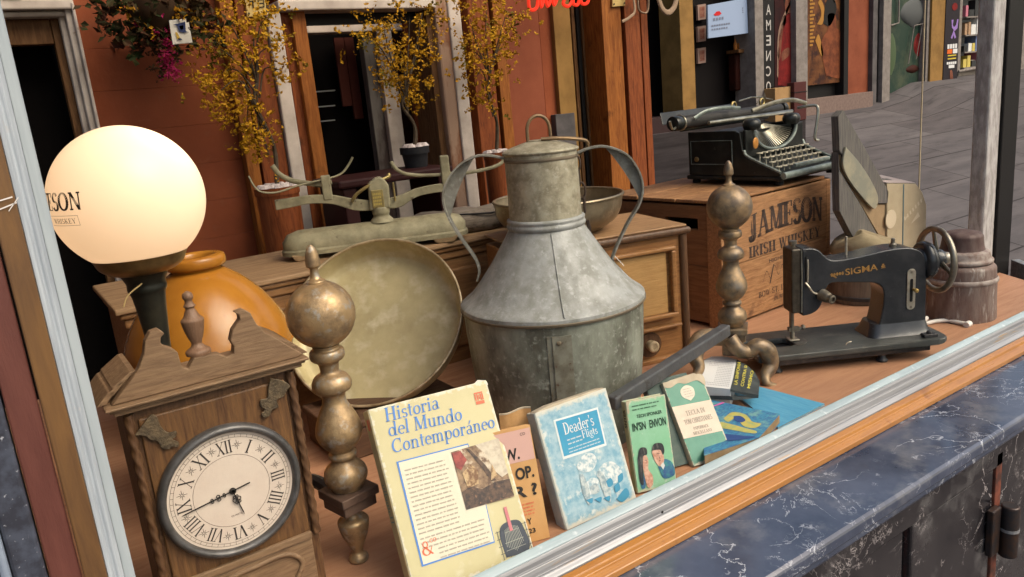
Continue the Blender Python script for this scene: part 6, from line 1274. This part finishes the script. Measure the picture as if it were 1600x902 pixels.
# the pale blue reader
dw, dh = .138, .180
m_bl = mat('mottled_blue_cover', (.34, .47, .53), .45, 0, (.17, .34, .44), 34, .40, .62, 8, None, (.58, .62, .60), 30, .56, .66)
edgewear(m_bl, (.56, .55, .48), .045)
db, dc_ = book('thick pale blue paperback with a blue title panel and worn white edges', .609, .037, -1.5, 18.5, -.4, dw, dh, .026, 0, m_bl, mat('pale_spine', (.46, .48, .46), .5, 0, (.34, .4, .42), 30))
deco(dc_, 'title_border', mat('white_border', (.62, .66, .66), .5), [[(.026, .100), (.110, .095), (.113, .156), (.028, .161)]], .0006)
tpn = deco(dc_, 'title_panel', mat('cyan_panel', (.035, .25, .42), .45, 0, (.05, .29, .46), 12), [[(.029, .104), (.107, .099), (.110, .153), (.031, .158)]], .0009)
m_wt = mat('white_print', (.66, .67, .66), .5)
deco(tpn, 'title', m_wt, rot(fit("Deader's", .058, .018), .040, .134, -.04) + rot(fit('Fligts', .030, .012), .070, .119, -.04) + rot(textlines(0, 0, .028, 2, .006, .0022, rnd), .042, .124, -.04) + rot(textlines(0, 0, .062, 2, .005, .0017, rnd), .040, .111, -.04), .0012)
m_wht = mat('cover_white', (.62, .64, .63), .5, 0, (.28, .40, .46), 60, .44, .58); m_gr = mat('cover_grey', (.22, .30, .34), .5, 0, (.46, .50, .50), 70, .42, .58); m_cy = mat('cover_cyan', (.05, .24, .38), .5)
deco(dc_, 'drawn_clouds', m_wht, [blob([(.045, .082), (.060, .094), (.08, .092), (.084, .078), (.070, .068), (.052, .072)]), blob([(.076, .058), (.092, .070), (.112, .068), (.124, .05), (.116, .036), (.09, .04)]), blob([(.05, .052), (.066, .058), (.078, .050), (.07, .036), (.054, .036)])], .0008, each=True)
deco(dc_, 'drawn_shapes', m_gr, [blob([(.047, .070), (.054, .066), (.056, .04), (.05, .02), (.044, .04)]), blob([(.08, .064), (.088, .058), (.094, .03), (.088, .012), (.08, .03)]), blob([(.058, .046), (.072, .047), (.074, .034), (.06, .034)])], .0011, each=True)
deco(dc_, 'drawn_waves', m_cy, [blob([(.09 + .012 * k, .044 - .012 * (k % 2)), (.1 + .012 * k, .046 - .012 * (k % 2)), (.102 + .01 * k, .036 - .012 * (k % 2)), (.092 + .01 * k, .034 - .012 * (k % 2))]) for k in range(3)] + [blob([(.045 + .016 * k, .030 - .004 * k), (.058 + .016 * k, .029 - .004 * k), (.054 + .016 * k, .022 - .004 * k)]) for k in range(3)] + [blob([(.10, .012), (.122, .022), (.126, .010), (.11, .004)])], .0014, each=True)
g = MB(); g.prism([(0, dh - .002), (dw, dh - .002), (dw - .004, dh + .002), (.03, dh + .004), (.006, dh + .001)], -.022, -.002, UP); g.build('worn_top_edge', m_pages, db, 0, .001)

# green paperback with two painted heads
gw, gh = .072, .147
gb_, gc_ = book('bright green paperback showing two dark haired heads and black capitals', .757, .041, -14, 13.3, 2.2, gw, gh, .016, .0025, edgewear(mat('bright_green_cover', (.21, .46, .27), .45, 0, (.28, .52, .35), 12, .35, .65, 8, None, (.40, .56, .44), 30, .6, .68), (.50, .50, .36), .03), mat('tan_green_spine', (.30, .30, .16), .6, 0, (.40, .34, .2), 40), m_pagesd)
vb = []
for txt, x, z, w_, h in (("IN'SN", .006, .098, .024, .0135), ('ENVON', .037, .098, .030, .0135), ('TECH SPONKER', .016, .118, .046, .0055)):
    v_, f_ = sans_fit(txt, w_, h, .02); vb.append(([(p[0] + x, p[1] + z, 0) for p in v_], f_))
deco(gc_, 'lettering', mat('dark_green_ink', (.02, .05, .03), .6), textlines(.010, .137, .05, 2, .006, .0022, rnd), .0008, vb)
m_hd = mat('painted_skin', (.64, .40, .30), .5, 0, (.46, .22, .15), 80, .42, .6); m_hr = mat('painted_hair', (.028, .03, .035), .5, 0, (.11, .10, .09), 90, .5, .62, stretch=(1, 1, .3)); m_ct = mat('painted_coat', (.04, .09, .24), .5, 0, (.05, .22, .24), 50)
deco(gc_, 'painted_coats', m_ct, [blob([(.042, .034), (.054, .044), (.068, .036), (.070, .016), (.05, .014)]), blob([(.006, .03), (.012, .04), (.016, .01), (.008, .006)])], .0008, each=True)
deco(gc_, 'painted_faces', m_hd, [blob([(.034, .060), (.044, .066), (.053, .058), (.054, .042), (.046, .034), (.038, .044)]), blob([(.014, .054), (.022, .058), (.026, .048), (.024, .034), (.03, .022), (.028, .008), (.018, .008)])], .0011, each=True)
deco(gc_, 'painted_hair', m_hr, [blob([(.034, .062), (.040, .072), (.054, .070), (.057, .058), (.053, .052), (.050, .060), (.040, .062)]), blob([(.008, .056), (.014, .070), (.025, .068), (.025, .058), (.018, .056), (.015, .04), (.012, .012), (.006, .02)])], .0014, each=True)
deco(gc_, 'painted_features', m_hr, [[(.0425, .0565), (.0475, .0555), (.0475, .0548), (.0425, .0556)], [(.0195, .0500), (.0235, .0495), (.0235, .0486), (.0195, .0491)], [(.044, .0440), (.048, .0435), (.046, .0425)], [(.0455, .0525), (.0475, .047), (.0462, .0468)], [(.0205, .0405), (.0235, .0400), (.0225, .0392)]], .0017)
deco(gc_, 'painted_collar', mat('painted_white', (.6, .62, .6), .5), [[(.046, .036), (.052, .040), (.054, .034), (.050, .028)]], .0017)
deco(gc_, 'torn_edge', m_pages, [blob([(.0005, .147), (.006, .1468), (.004, .138), (.0045, .13), (.0006, .128)])], .0010)
g = MB(); v_, f_ = sans_fit('SNTER', .03, .008, .03); g.add([(-p[1] - .004, .104 + p[0], 0) for p in v_], f_, SPN); g.build('spine_lettering', m_ink, gc_, 0, fix=False)

# green and cream paperback, and the dark one behind it
tw_, th_ = .083, .150
m_dg = mat('bottle_green_cover', (.06, .21, .15), .45, 0, (.08, .25, .18), 10, col3=(.25, .32, .24), sc3=34, lo3=.68, hi3=.74)
edgewear(m_dg, (.48, .44, .33), .03)
tb, tc_ = book('green and cream banded paperback with a pale oval emblem and torn top', .886, .041, -9, 35.1, 2.1, tw_, th_, .015, .0025, m_dg, None, m_pagesd)
deco(tc_, 'cream_band', mat('cream_band', (.60, .50, .40), .5, 0, (.55, .45, .36), 14), [[(.0006, .048), (tw_ - .001, .044), (tw_ - .001, .101), (.0006, .105)]], .0006)
m_eg = mat('cream_emblem', (.60, .53, .43), .5)
deco(tc_, 'emblem', m_eg, [blob([(.042, .108), (.054, .116), (.056, .129), (.044, .136), (.030, .130), (.029, .118)])], .0007)
deco(tc_, 'emblem_lines', mat('soft_ink', (.30, .27, .24), .6), textlines(.034, .129, .018, 4, .0045, .0014, rnd), .0010)
deco(tc_, 'title', mat('brown_ink', (.16, .14, .12), .6), rot(fit('TECLA DI', .040, .0085), .022, .084, -.03) + rot(fit('TOM CHRISTIANES', .058, .0085), .013, .070, -.03) + rot(fit('PAPERBACK', .032, .0055), .026, .0575, -.03) + rot(fit('MISCELLANY', .040, .0055), .022, .0495, -.03), .0009)
deco(tc_, 'torn_paper', m_pages, [blob([(.0006, .1495), (.04, .1492), (.0825, .1495), (.0825, .128), (.07, .140), (.045, .139), (.03, .143), (.012, .138), (.0008, .142)])], .0010)
g = MB(); g.prism([(.0, th_ - .002), (tw_, th_ - .003), (tw_ - .012, th_ + .005), (.02, th_ + .002)], -.013, -.002, UP); g.build('torn_top_edge', m_pages, tb, 0, .001)
d2, d2c = book('dark grey green book propped behind the green and cream paperback', .860, .060, -9, 34, 2.1, .09, .152, .016, .0035, mat('dark_green_cloth', (.04, .075, .065), .6, 0, (.07, .1, .085), 20), mat('black_spine', (.03, .03, .032), .6, 0, (.12, .12, .12), 60), m_pagesd)
deco(d2c, 'worn_corner', m_pagesd, [[(.001, .146), (.012, .1505), (.001, .151)]], .0006)

# blue magazine, art book and the opened dark paperback lying flat
def flat_book(name, label, cat, px4, z, t, mc, mp, grp=None):
    q = [fl(*p, z + t) for p in px4]; c = sum(q, Vector()) / 4; o = thing(name, label, cat, T(c.x, c.y, z), grp)
    poly = [((v - c).x, (v - c).y) for v in q]
    ins = [(x * .985, y * .985) for x, y in poly]
    g = MB(); g.prism(ins, .0008, t - .0009); g.build('pages', mp, o, 0)
    g = MB(); g.prism(poly, t - .0008, t); cv = g.build('cover', mc, o, 0, .0003); g = MB(); g.prism(poly, 0, .0008); g.build('back_cover', mc, o, 0)
    def uv(pts): return [(poly[3][0] * (1 - a) * (1 - b) + poly[2][0] * a * (1 - b) + poly[0][0] * (1 - a) * b + poly[1][0] * a * b, poly[3][1] * (1 - a) * (1 - b) + poly[2][1] * a * (1 - b) + poly[0][1] * (1 - a) * b + poly[1][1] * a * b) for a, b in pts]
    return o, cv, uv
mg, mgc, uvm = flat_book('magazine', 'plain bright blue magazine lying flat on the floor boards', 'magazine', ((1122, 596), (1186, 604), (1289, 631), (1216, 668)), .0, .004, mat('bright_blue_cover', (.07, .28, .46), .45, 0, (.11, .34, .50), 9, stretch=(8, 1, 1)), m_pages)
ab, abc, uva = flat_book('art_book', 'art paperback with blue and yellow swirls lying on the blue magazine', 'book', ((1098, 622), (1219, 647), (1186, 684), (1100, 712)), .0045, .018, mat('swirl_blue', (.04, .12, .28), .45, 0, (.06, .26, .38), 22, .4, .62, 5, (1, 3, 1), (.16, .34, .34), 16, .56, .66, dist=2.0), m_pagesd)
fmz = T(0, 0, .0185)
deco(abc, 'yellow_swirls', mat('swirl_yellow', (.50, .42, .10), .5, 0, (.3, .36, .16), 40), [uva(blob([(.30, .62), (.42, .80), (.60, .78), (.72, .60), (.86, .55), (.80, .40), (.62, .46), (.48, .66), (.38, .56)])), uva(blob([(.2, .45), (.5, .36), (.85, .22), (.82, .32), (.5, .48), (.25, .55)]))], fm=fmz, each=True)
deco(abc, 'blue_swirls', mat('swirl_deep', (.03, .07, .22), .5), [uva(blob([(.44, .70), (.54, .72), (.62, .62), (.56, .56), (.46, .60)])), uva(blob([(.2, .2), (.6, .1), (.9, .08), (.6, .22), (.3, .3)]))], fm=T(0, 0, .0188), each=True)
deco(abc, 'pink_mark', mat('pink_ink', (.60, .12, .38), .5), [uva([(.14, .86), (.17, .86), (.30, .98), (.27, .99)])], fm=T(0, 0, .0191))
op = thing('open_book', 'dark paperback with yellow lettering and a curved page of print', 'book', T(*fl(1138, 592, .03)))
oo = fl(1138, 592, .03)
m_dk = mat('dark_slate_cover', (.035, .042, .045), .45, 0, (.06, .07, .07), 16)
def O(px, py, z): return fl(px, py, z) - oo
# page block with a rounded back edge
b0 = [O(1092, 603, .048), O(1086, 584, .05), O(1094, 566, .05), O(1112, 557, .05), O(1134, 557, .05), O(1151, 562, .05), O(1146, 590, .049), O(1141, 608, .048)]
g = MB(); n = len(b0); g.add(list(b0) + [Vector((v.x, v.y, -.0225 + .0)) for v in b0], [list(range(n)), list(range(n, 2 * n))[::-1]] + [(k, (k + 1) % n, n + (k + 1) % n, n + k) for k in range(n)]); g.build('page_block', mat('grey_page', (.66, .66, .66), .7), op, 0)
g = MB(); ua, ub = b0[7] - b0[0], b0[5] - b0[7]; Or = b0[0]; up3 = Vector((0, 0, .0006))
for i in range(15):
    for j in range(17):
        u, v = .07 + j * .052, .06 + i * .058
        if (u < .25 and v > .72 - (.25 - u) * -.8) or (u < .12 and v > .6): continue
        p = Or + ua * u + ub * v + up3; du, dw_ = ua * .034, ub * .026; g.add([p, p + du, p + du + dw_, p + dw_], [(0, 1, 2, 3)])
g.build('print', mat('page_print', (.40, .40, .42), .7), op, 0, fix=False)
cv = [O(1141, 608, .0485), O(1146, 590, .0495), O(1151.5, 562, .0505), O(1166, 570, .040), O(1179, 581, .036), O(1187, 596, .032), O(1185, 617, .030), O(1160, 613, .038)]
g = MB(); n = len(cv); g.add([v + Vector((0, 0, .0)) for v in cv] + [v - Vector((0, 0, .005)) for v in cv], [list(range(n)), list(range(n, 2 * n))[::-1]] + [(k, (k + 1) % n, n + (k + 1) % n, n + k) for k in range(n)]); oc2 = g.build('dark_cover', m_dk, op, 0)
g = MB(); g.add([b0[0] + Vector((-.004, -.004, -.018)), b0[7] + Vector((0, -.004, -.014)), O(1185, 618, .028), O(1185, 622, .022), b0[7] + Vector((0, -.006, -.022)), b0[0] + Vector((-.004, -.006, -.024))], [(0, 1, 4, 5), (1, 2, 3, 4)]); md = g.build('lower_cover', m_dk, op, 0); sdm = md.modifiers.new('solid', 'SOLIDIFY'); sdm.thickness = .002
g = MB(); yl = mat('yellow_print', (.50, .44, .06), .5)
for (p0, p1, txt, h) in (((1152, 606), (1158, 570), 'LA SINFONIA', 5.5), ((1162, 609), (1168, 576), 'CONTRA SI', 5), ((1172, 612), (1178, 584), 'MISMO', 5)):
    v_, f_ = sans_fit(txt, 1, 1, .02); A, B = O(*p0, .043), O(*p1, .0455); C_ = (O(p0[0] - h, p0[1] - 1, .0445) - A)
    g.add([A + (B - A) * p[0] + C_ * p[1] + Vector((0, 0, .006)) for p in v_], f_)
g.build('yellow_lettering', yl, oc2, 0, fix=False)
